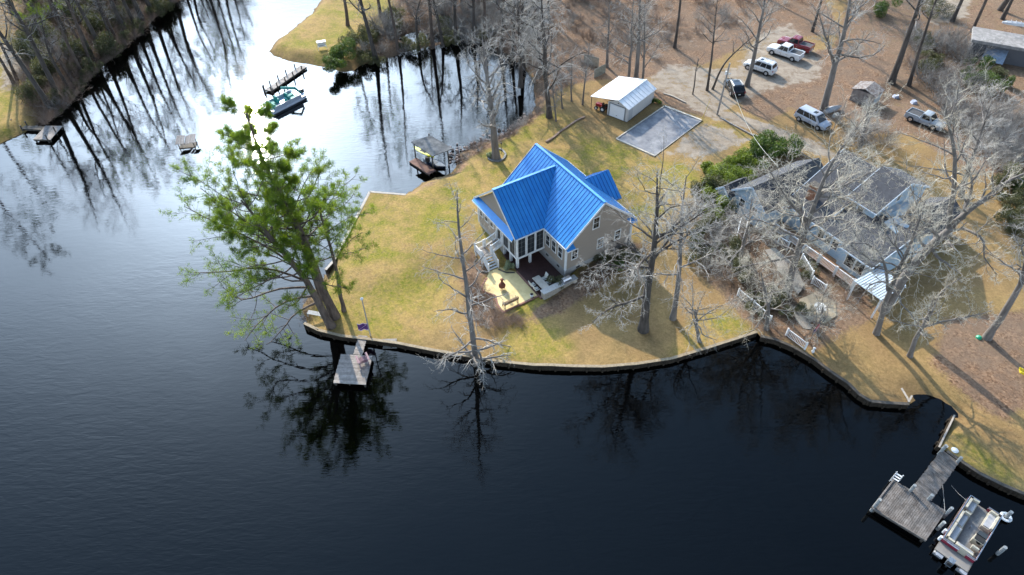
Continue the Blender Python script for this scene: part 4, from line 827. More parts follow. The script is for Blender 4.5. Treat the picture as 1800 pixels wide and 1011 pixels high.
# compact tractor under the carport
tp = G(1058, 193); tr = thing('garden_tractor', 'small red garden tractor parked under the white carport', 'tractor', tp, R_(140))
redp = mat('tractor_red', (.35, .02, .02), None, .4)
MB().box(-.1, .95, -.28, .28, .45, .85).build('hood', redp, tr); MB().box(-.6, -.1, -.3, .3, .4, .55).build('body', redp, tr); MB().box(-.55, -.2, -.25, .25, .56, .66).build('seat', black, tr); MB().box(-.6, -.5, -.25, .25, .66, 1.0).build('seat_back', black, tr)
MB().tube((-.05, 0, .8), (-.18, 0, 1.1), .17, .17).build('steering_wheel', black, tr)
for x, r_ in ((-.4, .42), (.7, .28)):
    for s_ in (-1, 1):
        wh = MB().tube((x, s_*.38, r_), (x, s_*.58, r_), r_, n=14).build('wheel', black, tr); MB().tube((x, s_*.581, r_), (x, s_*.6, r_), r_*.5, n=10).build('rim', white, wh)
# little shed, far buildings, tank, covers
SH = G(1501, 185); shd = thing('garden_shed', 'weathered wooden shed with pale blue end wall below the dark leaning trunk', 'shed', G(1530, 190), R_(44))
MB().prism([(0, 0), (2.6, 0), (2.6, 3.2), (0, 3.2)], 0, 1.9).build('wall', wood_grey, shd); 
q = MB(); q.slab([(-.2, -.2, 1.85), (2.8, -.2, 1.85), (2.8, 1.6, 2.45), (-.2, 1.6, 2.45)], .1); q.slab([(-.2, 1.6, 2.451), (2.8, 1.6, 2.451), (2.8, 3.4, 1.85), (-.2, 3.4, 1.85)], .1); q.build('roof', mat('leaf_strewn_roof', (.12, .09, .075), (.26, .24, .23), .95, 2.5, lo=.4, hi=.6), shd)
for i in range(5): MB().box(.15+i*.48, .58+i*.48, -.08, -.02, .15, 1.8).build('wall_board', mat('faded_blue_board', (.42, .5, .55), (.3, .36, .4), .7, 3), shd)
bl_ = thing('camper_roofed_building', 'long low building with flat grey leaf strewn roof in the upper right corner', 'building', G(1755, 100), R_(-28))
MB().box(-4.5, 4.5, -2.2, 2.2, 0, 2.5).build('wall', mat('dark_grey_wall', (.1, .1, .11), None, .8), bl_); MB().box(-4.9, 4.9, -2.6, 2.6, 2.5, 2.95).build('roof', mat('flat_grey_roof', (.2, .19, .18), (.32, .3, .29), .9, 1.5, lo=.4), bl_)
bt = thing('canoe', 'white upturned boat hull leaning behind the flat grey roof', 'boat', G(1775, 60), R_(-24)); bt.location.z = 1.6
loft([[(x, -w_, 0), (x, -w_*.8, .35*k_), (x, 0, .55*k_), (x, w_*.8, .35*k_), (x, w_, 0)] for x, w_, k_ in ((-1.9, .12, .5), (-1.3, .4, .9), (0, .5, 1), (1.3, .4, .9), (1.9, .12, .5))]).build('hull', wp, bt)
for x in (-.7, .0, .7): MB().box(x-.03, x+.03, -.42, .42, .5, .57).build('strap', metal_grey, bt)
ls = thing('lean_to_roof', 'tilted blue grey metal lean-to roof with pale pole in the upper right woods', 'lean-to', G(1742, 112), R_(-35))
MB().slab([(-1.6, -1.6, .9), (1.4, -1.6, .9), (1.4, 1.5, 2.3), (-1.6, 1.5, 2.3)], .06).build('roof', mat('blue_grey_sheet', (.25, .3, .36), (.16, .18, .22), .4, 2, metal=.3), ls)
for x in (-1.4, 1.2):
    for y, h_ in ((-1.4, .9), (1.3, 2.1)): MB().tube((x, y, 0), (x, y, h_), .05).build('post', wood_dark, ls)
MB().beam((-1.7, 1.5, 2.32), (-4.2, 1.2, 1.9), .12, .08).build('pole', wood_pale, ls)
sp2 = thing('covered_boat', 'small grey covered boat beside the thick trunk, behind the minivan', 'boat', G(1461, 196), R_(25))
loft([[(x, -w_, .25), (x, -w_, .5), (x, 0, .5+.28*k_), (x, w_, .5), (x, w_, .25)] for x, w_, k_ in ((-1.5, .45, .3), (-1, .55, 1), (.4, .52, 1), (1.2, .3, .6), (1.7, .05, .2))]).build('hull', op, sp2)
for i, (px, py, r_, lab) in enumerate(((1470,205,.65,'white rounded tank or cover on the ground behind the minivan'), (1457,216,.4,'small grey stone by the minivan front'), (1430-860,88,0,''))):
    if r_:
        t = thing('boulder', lab, 'rock', G(px, py)); v, f = rock('r', None, (0, 0, 0), r_); MB().add(v, f).build('stone', mat('pale_rock', (.5, .52, .5), (.38, .38, .36), .8, 3) if i == 0 else wood_grey, t)
for px, py, lab in ((1574,171,'blue white tarp bundle right of the shed'), (1606,181,'blue white tarp bundle above the old grey pickup')):
    t = thing('tarp_bundle', lab, 'tarp', G(px, py)); v, f = rock('r', None, (0, 0, 0), .55); MB().add(v, f).build('tarp', mat('pale_blue_tarp', (.5, .53, .62), (.3, .33, .42), .6, 4), t)
gb = thing('green_ball', 'small bright green round lid on the ground by the right leaning trunk', 'lid', G(1720, 594)); MB().lathe((0, 0, 0), [(.28, 0), (.26, .15), (.12, .25)], 12).build('lid', mat('green_plastic', (.02, .28, .15), None, .4), gb)
ys = thing('yellow_slide', 'bright yellow plastic slide at the right edge of the picture', 'slide', G(1800, 660), R_(-20)); MB().slab([(-.6, -.25, .5), (.5, -.25, .1), (.5, .25, .1), (-.6, .25, .5)], .08).build('chute', mat('yellow_toy', (.7, .55, .02), None, .4), ys)
for y in (-.27, .27): MB().beam((-.6, y, .6), (.5, y, .2), .05, .14).build('chute_side', MATS['yellow_toy'], ys)
# ------------------------------------------------------------------ docks
def planks(t, org, du, dv, Lu, Lv, z, wdt=.16, m=wood_grey, th=.05, gap=.015):
    """boards across: run along dv, stepped along du (world coords)"""
    n_ = int(Lu/wdt)
    for i in range(n_):
        a = org+du*(i*Lu/n_+gap/2); b_ = org+du*((i+1)*Lu/n_-gap/2); j0, j1 = rng.uniform(-.03, .03, 2); j2 = rng.uniform(0, .012)
        p = [a+dv*j0, b_+dv*j0, b_+dv*(Lv+j1), a+dv*(Lv+j1)]
        MB().hexa([(q[0], q[1], z-th) for q in p]+[(q[0], q[1], z+j2) for q in p]).build('deck_board', m, t, True)
def frame_under(t, org, du, dv, Lu, Lv, z, pile=True):
    f = MB()
    for k_ in (.08, Lv/2, Lv-.08): a = org+dv*k_; b_ = a+du*Lu; f.beam((*a, z-.17), (*b_, z-.17), .1, .2)
    f.build('frame', wood_dark, t, True)
    if pile:
        for ku in (.2, Lu-.2):
            for kv in (.15, Lv-.15): c = org+du*ku+dv*kv; MB().tube((c[0], c[1], WATER-1.5), (c[0], c[1], z-.06), .1).build('piling', wood_dark, t, True)
def unit(a): a = np.array(a, float); return a/np.linalg.norm(a)
DZ = -.55
A, B, C, D = [W(*q, DZ)[:2] for q in ((599.5, 622.6), (654.7, 625.6), (641, 679.6), (586, 673))]
d1 = thing('floating_dock', 'square weathered grey plank dock with a short walkway from the lawn', 'dock', (*((A+C)/2), WATER))
du, dv = unit(D-A+(C-B)), unit(B-A); planks(d1, A, du, dv, np.linalg.norm(D-A), np.linalg.norm(B-A), DZ); frame_under(d1, A, du, dv, np.linalg.norm(D-A), np.linalg.norm(B-A), DZ)
A2, B2, C2, D2 = [W(*q, DZ)[:2] for q in ((630.5, 589), (646, 590.5), (640, 624), (621, 622.5))]
planks(d1, A2, unit(D2-A2), unit(B2-A2), np.linalg.norm(D2-A2), np.linalg.norm(B2-A2), DZ-.02)
ad = W(639, 637, DZ+.03); pk = mat('plum_chair_paint', (.2, .1, .14), (.16, .08, .11), .6, 4)
ac = thing('adirondack_chair', 'plum coloured adirondack chair on the square dock near its walkway', 'chair', ad, R_(205)); ac.scale = (1.2,)*3
for i in range(5): MB().hexa([(-.28+i*.115, -.3, .36), (-.18+i*.115, -.3, .36), (-.18+i*.115, .28, .24), (-.28+i*.115, .28, .24), (-.28+i*.115, -.3, .385), (-.18+i*.115, -.3, .385), (-.18+i*.115, .28, .265), (-.28+i*.115, .28, .265)]).build('seat_slat', pk, ac)
for i in range(5):
    f_ = 1.0-.035*(i-2)**2; x = -.28+i*.115; xa = x*1.25+.02; MB().hexa([(x, .24, .27), (x+.1, .24, .27), (x+.1, .27, .27), (x, .27, .27), (xa, .6, f_), (xa+.115, .6, f_), (xa+.115, .63, f_), (xa, .63, f_)]).build('back_slat', pk, ac)
for s_ in (-1, 1):
    MB().box(s_*.4-.09, s_*.4+.09, -.42, .38, .56, .59).build('armrest', pk, ac); MB().box(s_*.37-.03, s_*.37+.03, -.36, -.26, 0, .56).build('front_leg', pk, ac); MB().hexa([(s_*.33-.02, -.3, .25), (s_*.33+.02, -.3, .25), (s_*.33+.02, .6, -.0), (s_*.33-.02, .6, 0), (s_*.33-.02, -.3, .37), (s_*.33+.02, -.3, .37), (s_*.33+.02, .6, .1), (s_*.33-.02, .6, .1)]).build('side_rail', pk, ac)
fp, tt = post('flagpole', 'tall grey metal flagpole with a white ball at the shore by the square dock', 'flagpole', 651.5, 591, 6, .07, metal_grey, (636, 526))
MB().lathe((tt[0], 0, tt[2]-.1), [(.02, 0), (.16, .1), (.16, .2), (.02, .3)], 10).build('finial', white, fp)
fl = thing('flag', 'purple flag with pale pink edge stripes and crossed stripes hanging from the flagpole', 'flag', Vector(fp.location)+Vector(tt)*.28)
pm, pw = mat('purple_cloth', (.11, .035, .17), (.08, .02, .12), .8, 6), mat('pink_white_cloth', (.65, .5, .6), None, .8)
def cloth(x0, x1, z0, z1, y0, m, nm):
    v, f = [], []
    for i in range(9):
        for j in range(3): x = x0+(x1-x0)*i/8; v.append((x, y0+.1*math.sin(x*7)-.02, z0+(z1-z0)*j/2+.12*x))
    for i in range(8):
        for j in range(2): f.append((i*3+j, (i+1)*3+j, (i+1)*3+j+1, i*3+j+1))
    n_ = len(v); v += [(a, b_+.012, c) for a, b_, c in v]; f += [tuple(n_+k_ for k_ in q[::-1]) for q in f]; return MB().add(v, f).build(nm, m, fl)
cloth(-1.5, -.05, -.55, .55, 0, pm, 'cloth'); 
for z0, z1 in ((.55, .68), (-.68, -.55)): cloth(-1.5, -.05, z0, z1, 0, pw, 'stripe')
MB().beam((-1.4, -.14, -.6), (-.2, -.14, .45), .07, .012).build('cross_stripe', pw, fl); fl.scale = (.72,)*3
st1 = thing('shore_steps', 'small concrete step box built into the bulkhead right of the flagpole', 'steps', G(685, 600)); MB().box(-.7, .7, -.1, .25, -.9, .1).build('step', conc, st1); MB().box(-.7, .7, -.5, -.11, -1.2, -.45).build('step', conc, st1)
# L-shaped dock, lower right
A, B, C, D = [W(*q, DZ)[:2] for q in ((1570.4, 843.7), (1663.7, 897.8), (1631, 951.8), (1532.7, 892.9))]
d2 = thing('fishing_dock', 'large T shaped weathered grey dock in the lower right corner', 'dock', (*((A+C)/2), WATER)); Lu, Lv = np.linalg.norm(B-A), np.linalg.norm(D-A)
wood2 = mat('silvered_boards', (.07, .058, .05), (.2, .18, .165), .9, 1.8, bump=.5, bscale=25, lo=.3, hi=.72, vary=.25)
dv = unit(D-A); du = unit(B-A); planks(d2, A, du, dv, Lu, Lv, DZ, .15, wood2); frame_under(d2, A, du, dv, Lu, Lv, DZ)
for p, q in ((A, D), (D, D+du*Lu), ): MB().beam((*p, DZ+.03), (*q, DZ+.03), .12, .16).build('edge_board', wood2, d2, True)
A2, B2, C2, D2 = [W(*q, DZ)[:2] for q in ((1655.6, 789.7), (1687, 812.5), (1632.6, 881), (1600, 861.8))]
planks(d2, A2, unit(D2-A2), unit(B2-A2), np.linalg.norm(D2-A2)+.1, np.linalg.norm(B2-A2), DZ-.03, .15, wood2); frame_under(d2, A2, unit(D2-A2), unit(B2-A2), np.linalg.norm(D2-A2), np.linalg.norm(B2-A2), DZ-.03)
def piling(px, py, top, lab, r=.14, m=None, z0=WATER, parent=None):
    b_ = W(px, py, z0); t = thing('piling', lab, 'piling', b_) if parent is None else parent; h_ = onY(*top, b_[1])[2]-b_[2]; h_ = max(.4, min(h_, 3.2))
    o_ = Vector((0, 0, 0)) if parent is None else Vector(b_)-Vector(parent.location)
    MB().tube(o_+Vector((0, 0, -1.5)), o_+Vector((0, 0, h_)), r, n=10).build('shaft' if parent is None else 'piling', m or mat('grey_piling', (.2, .21, .21), (.33, .34, .33), .8, 4), t); return t, h_
for px, py, tp_ in ((1600, 863, (1609, 853)), (1632, 878, (1638, 870)), (1664, 903, (1672, 893)), (1536, 892, (1538, 878)), (1655, 793, (1663, 783)), (1683, 812, (1690, 804)), (1653, 925, (1658, 918))): piling(px, py, tp_, '', .13, parent=d2, z0=DZ)
lr, h_ = piling(1766, 911, (1776, 900), 'grey piling with a white life ring round its foot beside the pontoon boat')
MB().lathe((0, 0, .15), [(.2, .06), (.28, .13), (.42, .12), (.46, .05), (.4, 0), (.26, 0), (.2, .06)], 20).build('life_ring', white, lr, smooth=True)
piling(1753, 974, (1764, 962), 'lone grey piling in the water right of the pontoon boat')
ld = thing('dock_ladder', 'white metal ladder standing at the far corner of the T shaped dock', 'ladder', (*W(1573, 845, DZ)[:2], DZ), math.atan2(du[1], du[0]))
for x in (-.25, .25): MB().tube((x, .12, -1.2), (x, .12, 1.0), .04).build('rail', white, ld)
for i in range(5): MB().box(-.25, .25, .06, .18, -.7+i*.35, -.65+i*.35).build('rung', white, ld)
tu = thing('white_bucket_lid', 'round white lid on the grass beside the lower right dock', 'lid', G(1678, 792)); MB().lathe((0, 0, 0), [(.28, 0), (.3, .06), (.1, .1)], 14).build('lid', white, tu)
for a, b_, lab in (((1664, 786), (1655, 790), 'small white pipe piece by the bulkhead corner near the dock'),): 
    P, Q = G(*a, .15), G(*b_, .15); t = thing('pipe', lab, 'pipe', P); MB().beam(P, Q, .18, .12).build('tube', white, t, True)
t = thing('mooring_rope', 'pale rope from the dock walkway to the dock corner piling', 'rope', W(1657, 853, DZ)); MB().path([W(1657, 853, DZ), W(1659, 875, -1.0), W(1661, 899, DZ+.2)], .025, 4).build('rope', wood_pale, t, True)
t = thing('mooring_rope', 'thin rope from the bulkhead to the bow corner of the pontoon boat', 'rope', W(1676, 858, -1)); MB().path([W(1672, 853, -1.1), W(1685, 868, -1.1), W(1702, 882, -.7)], .02, 4).build('rope', wood_pale, t, True)
# gangway pipes at notch corner
t = thing('white_boards', 'pair of white boards meeting at the bulkhead corner by the small inlet', 'board', G(1597, 708, .1))
for a, b_ in (((1584, 684), (1597, 706)), ((1596, 708), (1602, 697))): MB().beam(G(*a, .12), G(*b_, .12), .16, .08).build('board', wood_pale, t, True)
# pontoon boat
bc = (W(1704, 878, -.6)+W(1757, 912, -.6)+W(1640, 965, -.6)+W(1700, 1003, -.6))/4
bd = W(1725, 893, -.6)-W(1668, 985, -.6); PB = thing('pontoon_boat', 'pontoon boat with cream seats and burgundy side panels moored at the lower right dock', 'pontoon boat', (bc[0], bc[1], WATER), math.atan2(bd[1], bd[0]))
# local x = bow direction (up in the picture), y = port
print('pontoon', bc, np.linalg.norm(bd))
cream = mat('cream_vinyl', (.5, .45, .35), (.44, .39, .3), .5, 3); gvin = mat('grey_vinyl', (.36, .36, .38), (.3, .3, .31), .5, 3); burg = paint('burgundy_panel', (.22, .012, .035), .25); carpet = mat('boat_carpet', (.2, .175, .15), (.16, .14, .12), .95, 10); carpd = mat('grey_carpet', (.13, .13, .135), (.18, .18, .18), .95, 8)
hl = np.linalg.norm(bd)/2; BW = 1.22
for y in (-.85, .85): MB().tube((-hl-.1, y, .12), (hl-.35, y, .12), .3, n=14).build('pontoon', metal_grey, PB, smooth=False); MB().tube((hl-.35, y, .12), (hl+.1, y, .3), .3, .08, n=14).build('pontoon_nose', metal_grey, PB)
MB().box(-hl, hl, -BW, BW, .42, .52).build('deck', carpet, PB)
MB().box(-hl+1.3, hl-.1, -.35, .35, .521, .53).build('floor_mat', carpd, PB); MB().box(hl-1.6, hl-.5, -.8, .55, .531, .54).build('floor_mat', carpd, PB); MB().box(-hl+.02, -hl+.9, -BW+.05, BW-.05, .521, .53).build('swim_platform', mat('tan_deck', (.22, .2, .18), None, .8), PB)
def fence_(x0, y0, x1, y1):
    f = MB().beam((x0, y0, .82), (x1, y1, .82), .03, .5); o_ = f.build('side_panel', burg, PB); MB().beam((x0, y0, 1.1), (x1, y1, 1.1), .06, .06).build('top_rail', chrome, o_); MB().beam((x0, y0, .98), (x1, y1, .98), .045, .05).build('stripe', white, o_)
xb = -hl+.95
fence_(xb, BW-.04, hl-.1, BW-.04); fence_(xb, -BW+.04, hl-.1, -BW+.04); fence_(xb, BW-.04, xb, .0); fence_(xb, -.55, xb, -BW+.04); fence_(hl-.1, BW-.04, hl-.1, .45); fence_(hl-.1, -.2, hl-.1, -BW+.04)
MB().beam((xb-.03, .85, 1.0), (xb-.03, -.0, 1.0), .1, .05).build('grab_rail', white, PB)
def seat(x0, x1, y0, y1, back):
    MB().box(x0, x1, y0, y1, .53, .9).build('seat_base', cream, PB); 
    MB().box(x0+.08, x1-.08, y0+.08, y1-.08, .9, .98).build('cushion', gvin, PB)
    bk = {'y+': (x0, x1, y1-.2, y1), 'y-': (x0, x1, y0, y0+.2), 'x+': (x1-.2, x1, y0, y1), 'x-': (x0, x0+.2, y0, y1)}
    for k_ in back.split(','):
        e = bk[k_]; MB().hexa([(e[0], e[2], .9), (e[1], e[2], .9), (e[1], e[3], .9), (e[0], e[3], .9), (e[0]+.03, e[2]+.03, 1.22), (e[1]-.03, e[2]+.03, 1.22), (e[1]-.03, e[3]-.03, 1.22), (e[0]+.03, e[3]-.03, 1.22)]).build('backrest', cream, PB)
seat(hl-1.45, hl-.2, .45, BW-.1, 'y+,x+'); seat(xb+.1, xb+1.9, .45, BW-.1, 'y+,x-'); seat(xb+1.95, hl-1.75, .5, BW-.1, 'y+,x+')
seat(hl-1.9, hl-.25, -BW+.1, -.4, 'y-,x+'); seat(xb+.08, xb+.65, -.9, -.1+.45, 'x-')
MB().box(xb+1.55, xb+2.1, -BW+.1, -.35, .53, 1.15).build('console', cream, PB); MB().box(xb+1.6, xb+2.05, -BW+.16, -.4, 1.151, 1.22).build('dash', black, PB); MB().add([(xb+2.1, -BW+.14, 1.15), (xb+2.1, -.38, 1.15), (xb+2.3, -.42, 1.5), (xb+2.3, -BW+.18, 1.5), (xb+2.12, -BW+.14, 1.15), (xb+2.12, -.38, 1.15), (xb+2.32, -.42, 1.5), (xb+2.32, -BW+.18, 1.5)], [(0, 1, 2, 3), (7, 6, 5, 4), (0, 3, 7, 4), (1, 5, 6, 2), (2, 6, 7, 3), (0, 4, 5, 1)]).build('windscreen', glass_dark, PB)
MB().lathe((xb+1.5, -.78, 1.1), [(.17, 0), (.19, .02), (.17, .04), (.14, .02), (.17, 0)], 16).build('steering_wheel', black, PB)
MB().box(xb+.85, xb+1.3, -1.0, -.55, .75, .86).build('captain_seat', cream, PB); MB().box(xb+.8, xb+.92, -1.0, -.55, .86, 1.3).build('captain_seat_back', cream, PB)
MB().tube((xb+2.6, .1, .53), (xb+2.6, .1, .95), .04).build('table_stand', chrome, PB)
om = MB().box(-hl-.5, -hl-.05, -.22, .22, .35, 1.0); omo = om.build('outboard_motor', mat('motor_silver_blue', (.3, .36, .42), (.1, .12, .15), .25, 5, metal=.4), PB); MB().box(-hl-.42, -hl-.15, -.06, .06, -.5, .35).build('motor_leg', black, omo); MB().box(-hl-.62, -hl-.5, -.15, .15, .6, .95).build('motor_cowl', black, omo)
for y in (-1.0, .75): MB().box(-hl-.3, -hl+.02, y-.25, y+.25, .3, .45).build('rear_step', metal_grey, PB)
for x in (-hl+1.0, -hl+1.8): MB().tube((x, BW+.1, .5), (x, BW+.1, 1.0), .11, n=8).build('fender', white, PB)
# teal pontoon boat at the far narrow dock
bc = (W(483, 200, -.9)+W(540, 170, -.9)+W(470, 182, -.9))/3; e0, e1 = W(481, 202, -1.1), W(540, 172, -1.1); bd = e1-e0; a_ = math.atan2(bd[1], bd[0]); nrm = np.array([-math.sin(a_), math.cos(a_), 0])
c_ = (e0+e1)/2+nrm*1.15; TB = thing('pontoon_boat', 'pontoon boat with teal seats and folded teal canopy by the narrow far dock', 'pontoon boat', (c_[0], c_[1], WATER), a_); hl = np.linalg.norm(bd)/2
teal = mat('teal_canvas', (.01, .24, .21), (.008, .17, .15), .7, 4); alum = mat('pale_aluminium', (.5, .56, .66), (.42, .47, .55), .35, 3, metal=.3)
for y in (-.85, .85): MB().tube((-hl, y, .15), (hl-.4, y, .15), .32, n=14).build('pontoon', alum, TB); MB().tube((hl-.4, y, .15), (hl+.1, y, .3), .32, .1, n=14).build('pontoon_nose', alum, TB)
MB().box(-hl, hl, -1.2, 1.2, .46, .56).build('deck', alum, TB)
for y in (-1.17, 1.17): MB().box(-hl+.5, hl-.9, y-.02, y+.02, .56, 1.0).build('side_panel', alum, TB); MB().beam((-hl+.5, y, 1.04), (hl-.9, y, 1.04), .05).build('top_rail', white, TB)
for x0, x1, y0, y1, h_ in ((-hl+.6, -hl+1.6, .1, 1.0, 1.15), (-hl+.6, -hl+1.3, -1.0, -.2, 1.1), (-hl+1.8, -hl+2.3, .1, .8, 1.5), (hl-2.9, hl-1.1, -1.0, -.3, 1.15), (hl-2.5, hl-1.2, .2, 1.0, 1.1), (-.3, .5, -1.0, -.3, 1.1)):
    o_ = MB().box(x0, x1, y0, y1, .56, h_-.3).build('seat', teal, TB); MB().box(x0+.05, x0+.25, y0+.05, y1-.05, h_-.3, h_+.15).build('backrest', teal, o_)
cp = [(hl-1.2, -1.0, 1.2), (hl-1.4, -1.0, 1.9), (hl-2.2, -.9, 2.3)]; MB().tube((hl-2.6, 1.0, 2.1), (hl-1.5, -.9, 2.2), .2, n=8).build('folded_canopy', teal, TB); MB().tube((hl-1.5, -.9, 2.2), (hl-.9, -1.1, 1.2), .16, n=8).build('folded_canopy', teal, TB); MB().tube((hl-2.6, 1.0, 2.1), (hl-1.6, 1.1, 1.0), .03).build('canopy_pole', alum, TB)
omo = MB().box(hl-.2, hl+.35, -.2, .2, .5, 1.1).build('outboard_motor', mat('motor_grey', (.06, .07, .07), None, .4), TB)
def narrow_dock(lab, a, b_, wd, z, piles, m=wood_grey, name='narrow_dock'):
    P, Q = W(*a, z)[:2], W(*b_, z)[:2]; du = unit(Q-P); dv = np.array([-du[1], du[0]]); t = thing(name, lab, 'dock', (*P, WATER)); Lu = np.linalg.norm(Q-P)
    planks(t, P-dv*wd/2, du, dv, Lu, wd, z, .2, m); f = MB()
    for k_ in (.1, wd-.1): c0 = P-dv*wd/2+dv*k_; c1 = c0+du*Lu; f.beam((*c0, z-.2), (*c1, z-.2), .1, .25)
    f.build('frame', wood_dark, t, True)
    for k_, s_, h_ in piles:
        c = P+du*Lu*k_+dv*s_*(wd/2+.1); MB().tube((*c, WATER-1), (*c, z+h_), .1).build('piling', wood_dark, t, True)
    return t
narrow_dock('narrow grey plank dock reaching from the lawn point toward the teal pontoon boat', (534, 116), (471, 159), 1.2, -.75, [(k_, s_, .8) for k_ in (.15, .4, .62, .84, 1.0) for s_ in (-1, 1)])
for i, (px, py) in enumerate(((464, 160), (481, 164), (502, 166))): piling(px, py, (px-2.5, py-9), ('dark mooring piling left of the narrow far dock end', 'dark mooring piling between the narrow dock and the teal pontoon boat, left one', 'dark mooring piling between the narrow dock and the teal pontoon boat, right one')[i], .1, wood_dark)
narrow_dock('long thin dark walkway of the upper left dock', (20, 222), (86, 226), .9, -.7, [(.0, 1, .8), (.0, -1, .6), (.35, 1, .6), (.35, -1, .6)], wood_dark, 'dock_walkway')
A, B, C, D = [W(*q, -.65)[:2] for q in ((80, 221), (110, 221.5), (88, 245.5), (58, 245))]
d3 = thing('square_dock', 'pale grey square dock platform at the end of the upper left walkway', 'dock', (*((A+C)/2), WATER)); planks(d3, A, unit(B-A), unit(D-A), np.linalg.norm(B-A), np.linalg.norm(D-A), -.65, .2); frame_under(d3, A, unit(B-A), unit(D-A), np.linalg.norm(B-A), np.linalg.norm(D-A), -.65)
for px, py in ((84, 246), (98, 232)): piling(px, py, (px-3, py-9), '', .09, wood_dark, -.65, d3)
# small swim float with open gable cover
g0 = W(331, 256, WATER); gz_ = thing('floating_shelter', 'tiny floating platform with a sagging plank roof alone in the lake', 'shelter', g0, R_(8)); gz_.scale = (.74,)*3
MB().box(-1.5, 1.5, -.9, .9, -.1, .12).build('float', wood_dark, gz_)
for x in (-1.35, 1.35):
    for y in (-.8, .8): MB().cbox((x, y, .1), .12, .12, 1.1).build('post', wood_dark, gz_)
for i in range(14):
    x = -1.7+i*.245; zr_ = 1.5-.28*math.exp(-((x+.1)/.5)**2)+.06*rng.uniform(-1, 1); MB().hexa([(x, -1.15, zr_-.35), (x+.22, -1.15, zr_-.33), (x+.22, 1.15, zr_+.12), (x, 1.15, zr_+.1), (x, -1.15, zr_-.29), (x+.22, -1.15, zr_-.27), (x+.22, 1.15, zr_+.18), (x, 1.15, zr_+.16)]).build('roof_plank', wood_grey, gz_)
# boathouse with kayak and dark boat
rp_ = [W(*q, 1.6) for q in ((756.9, 238), (796, 261), (760, 274.6), (722, 248.9))]; bc = sum(rp_)/4
bh = thing('boathouse', 'open boat shelter with a flat grey roof on posts by the lawn shore', 'boathouse', (bc[0], bc[1], WATER)); m_ = MB(); q = [tuple(p) for p in rp_][::-1]
ar = sum(q[i][0]*q[(i+1) % 4][1]-q[(i+1) % 4][0]*q[i][1] for i in range(4)); q = q if ar > 0 else q[::-1]
m_.slab(q, .1); m_.build('roof', mat('grey_sheet_roof', (.085, .09, .095), (.17, .175, .18), .95, 1.2, lo=.4, spec=.05), bh, True)
for (px, py), (qx, qy) in [((731, 278), (727, 252)), ((789, 288), (787, 266)), ((762, 296), (758, 273)), ((757, 262), (756, 240))]:
    b_ = W(px, py, -.9); MB().tube((b_[0], b_[1], WATER-1), (b_[0], b_[1], 1.5), .09).build('post', wood_dark, bh, True)
A, B, C, D = [W(*q, -.85)[:2] for q in ((719, 284), (732, 277), (769, 298), (754, 307))]
brd = mat('red_brown_boards', (.12, .05, .035), (.18, .09, .065), .8, 3, vary=.15); dd = thing('side_dock', 'narrow red brown plank dock along the boat shelter', 'dock', (*((A+C)/2), WATER)); planks(dd, A, unit(D-A), unit(B-A), np.linalg.norm(D-A), np.linalg.norm(B-A), -.85, .2, brd); frame_under(dd, A, unit(D-A), unit(B-A), np.linalg.norm(D-A), np.linalg.norm(B-A), -.85)
def hull(name, lab, cat, a, b_, z, w_, h_, m, dark=None):
    P, Q = W(*a, z), W(*b_, z); d = Q-P; L = np.linalg.norm(d[:2]); t = thing(name, lab, cat, (P+Q)/2, math.atan2(d[1], d[0])); S_ = []
    for k_ in (-.5, -.42, -.25, 0, .25, .42, .5):
        f_ = max(.06, 1-abs(k_*2)**3); S_.append([(k_*L, 0, -h_*.5*f_), (k_*L, -w_*.8*f_, -h_*.1), (k_*L, -w_*f_, h_*.4), (k_*L, -w_*.6*f_, h_*.5), (k_*L, w_*.6*f_, h_*.5), (k_*L, w_*f_, h_*.4), (k_*L, w_*.8*f_, -h_*.1)])
    loft(S_).build('hull', m, t); MB().box(-L*.15, L*.12, -w_*.5, w_*.5, h_*.5+.001, h_*.5+.02).build('cockpit', dark or black, t); return t
hull('kayak', 'bright yellow kayak slung under the roof of the boat shelter', 'kayak', (727, 259), (763, 277), -.0, .42, .35, mat('kayak_yellow', (.6, .62, .01), None, .35))
hull('motorboat', 'black and navy motorboat under the boat shelter', 'motorboat', (744, 282), (783, 296), -1.1, .8, .7, mat('navy_hull', (.01, .015, .03), None, .3), mat('blue_black_seat', (.02, .035, .06), None, .5))
jb = thing('outboard_motor', 'dark outboard motor on the shore end of the black motorboat', 'motor', W(752, 283, -.6)); MB().box(-.3, .3, -.2, .2, 0, .6).build('cowl', black, jb); MB().box(-.1, .1, -.08, .08, -.8, 0).build('shaft', black, jb)
# bird feeder posts, lanterns, garden bench etc.
def lamp(px, py, top, lab, nm='lantern_post', ct='lantern'):
    t, tt = post(nm, lab, ct, px, py, 1.5, .03, black, top); MB().cbox((tt[0], tt[1], tt[2]), .18, .18, .2).build('head', black, t); return t
lamp(882, 270, (881, 253), 'black garden lantern on a thin post right of the tall lakeside tree'); lamp(887, 233, (886, 217), 'thin black feeder post at the creek edge'); lamp(876, 241, (877, 228), 'short dark shoreline post just above the lantern')
t = thing('lawn_swing', 'small white lawn swing seat on the upper lawn point', 'swing', G(567, 86), R_(20)); MB().box(-.6, .6, -.25, .25, .45, .5).build('seat', white, t); MB().box(-.6, .6, .2, .25, .5, 1.0).build('backrest', white, t); MB().box(-.75, .75, -.4, .4, 1.25, 1.3).build('canopy', white, t)
for x in (-.7, .7):
    for y in (-.5, .5): MB().tube((x, y, 0), (x, 0, 1.25), .03).build('leg', white, t)
t = bench('stone_bench', 'pale stone bench on the shore between the pine trunks and the water', tuple(G(555, 556)), R_(-15), 1.6, mat('pale_bench_stone', (.38, .38, .38), (.28, .28, .27), .8, 4), back=False)
t, tt = post('small_flagpole', 'short dark flagpole beside the concrete walk and white railing', 'flagpole', 1424, 604, 2.4, .03, black, (1431, 579))
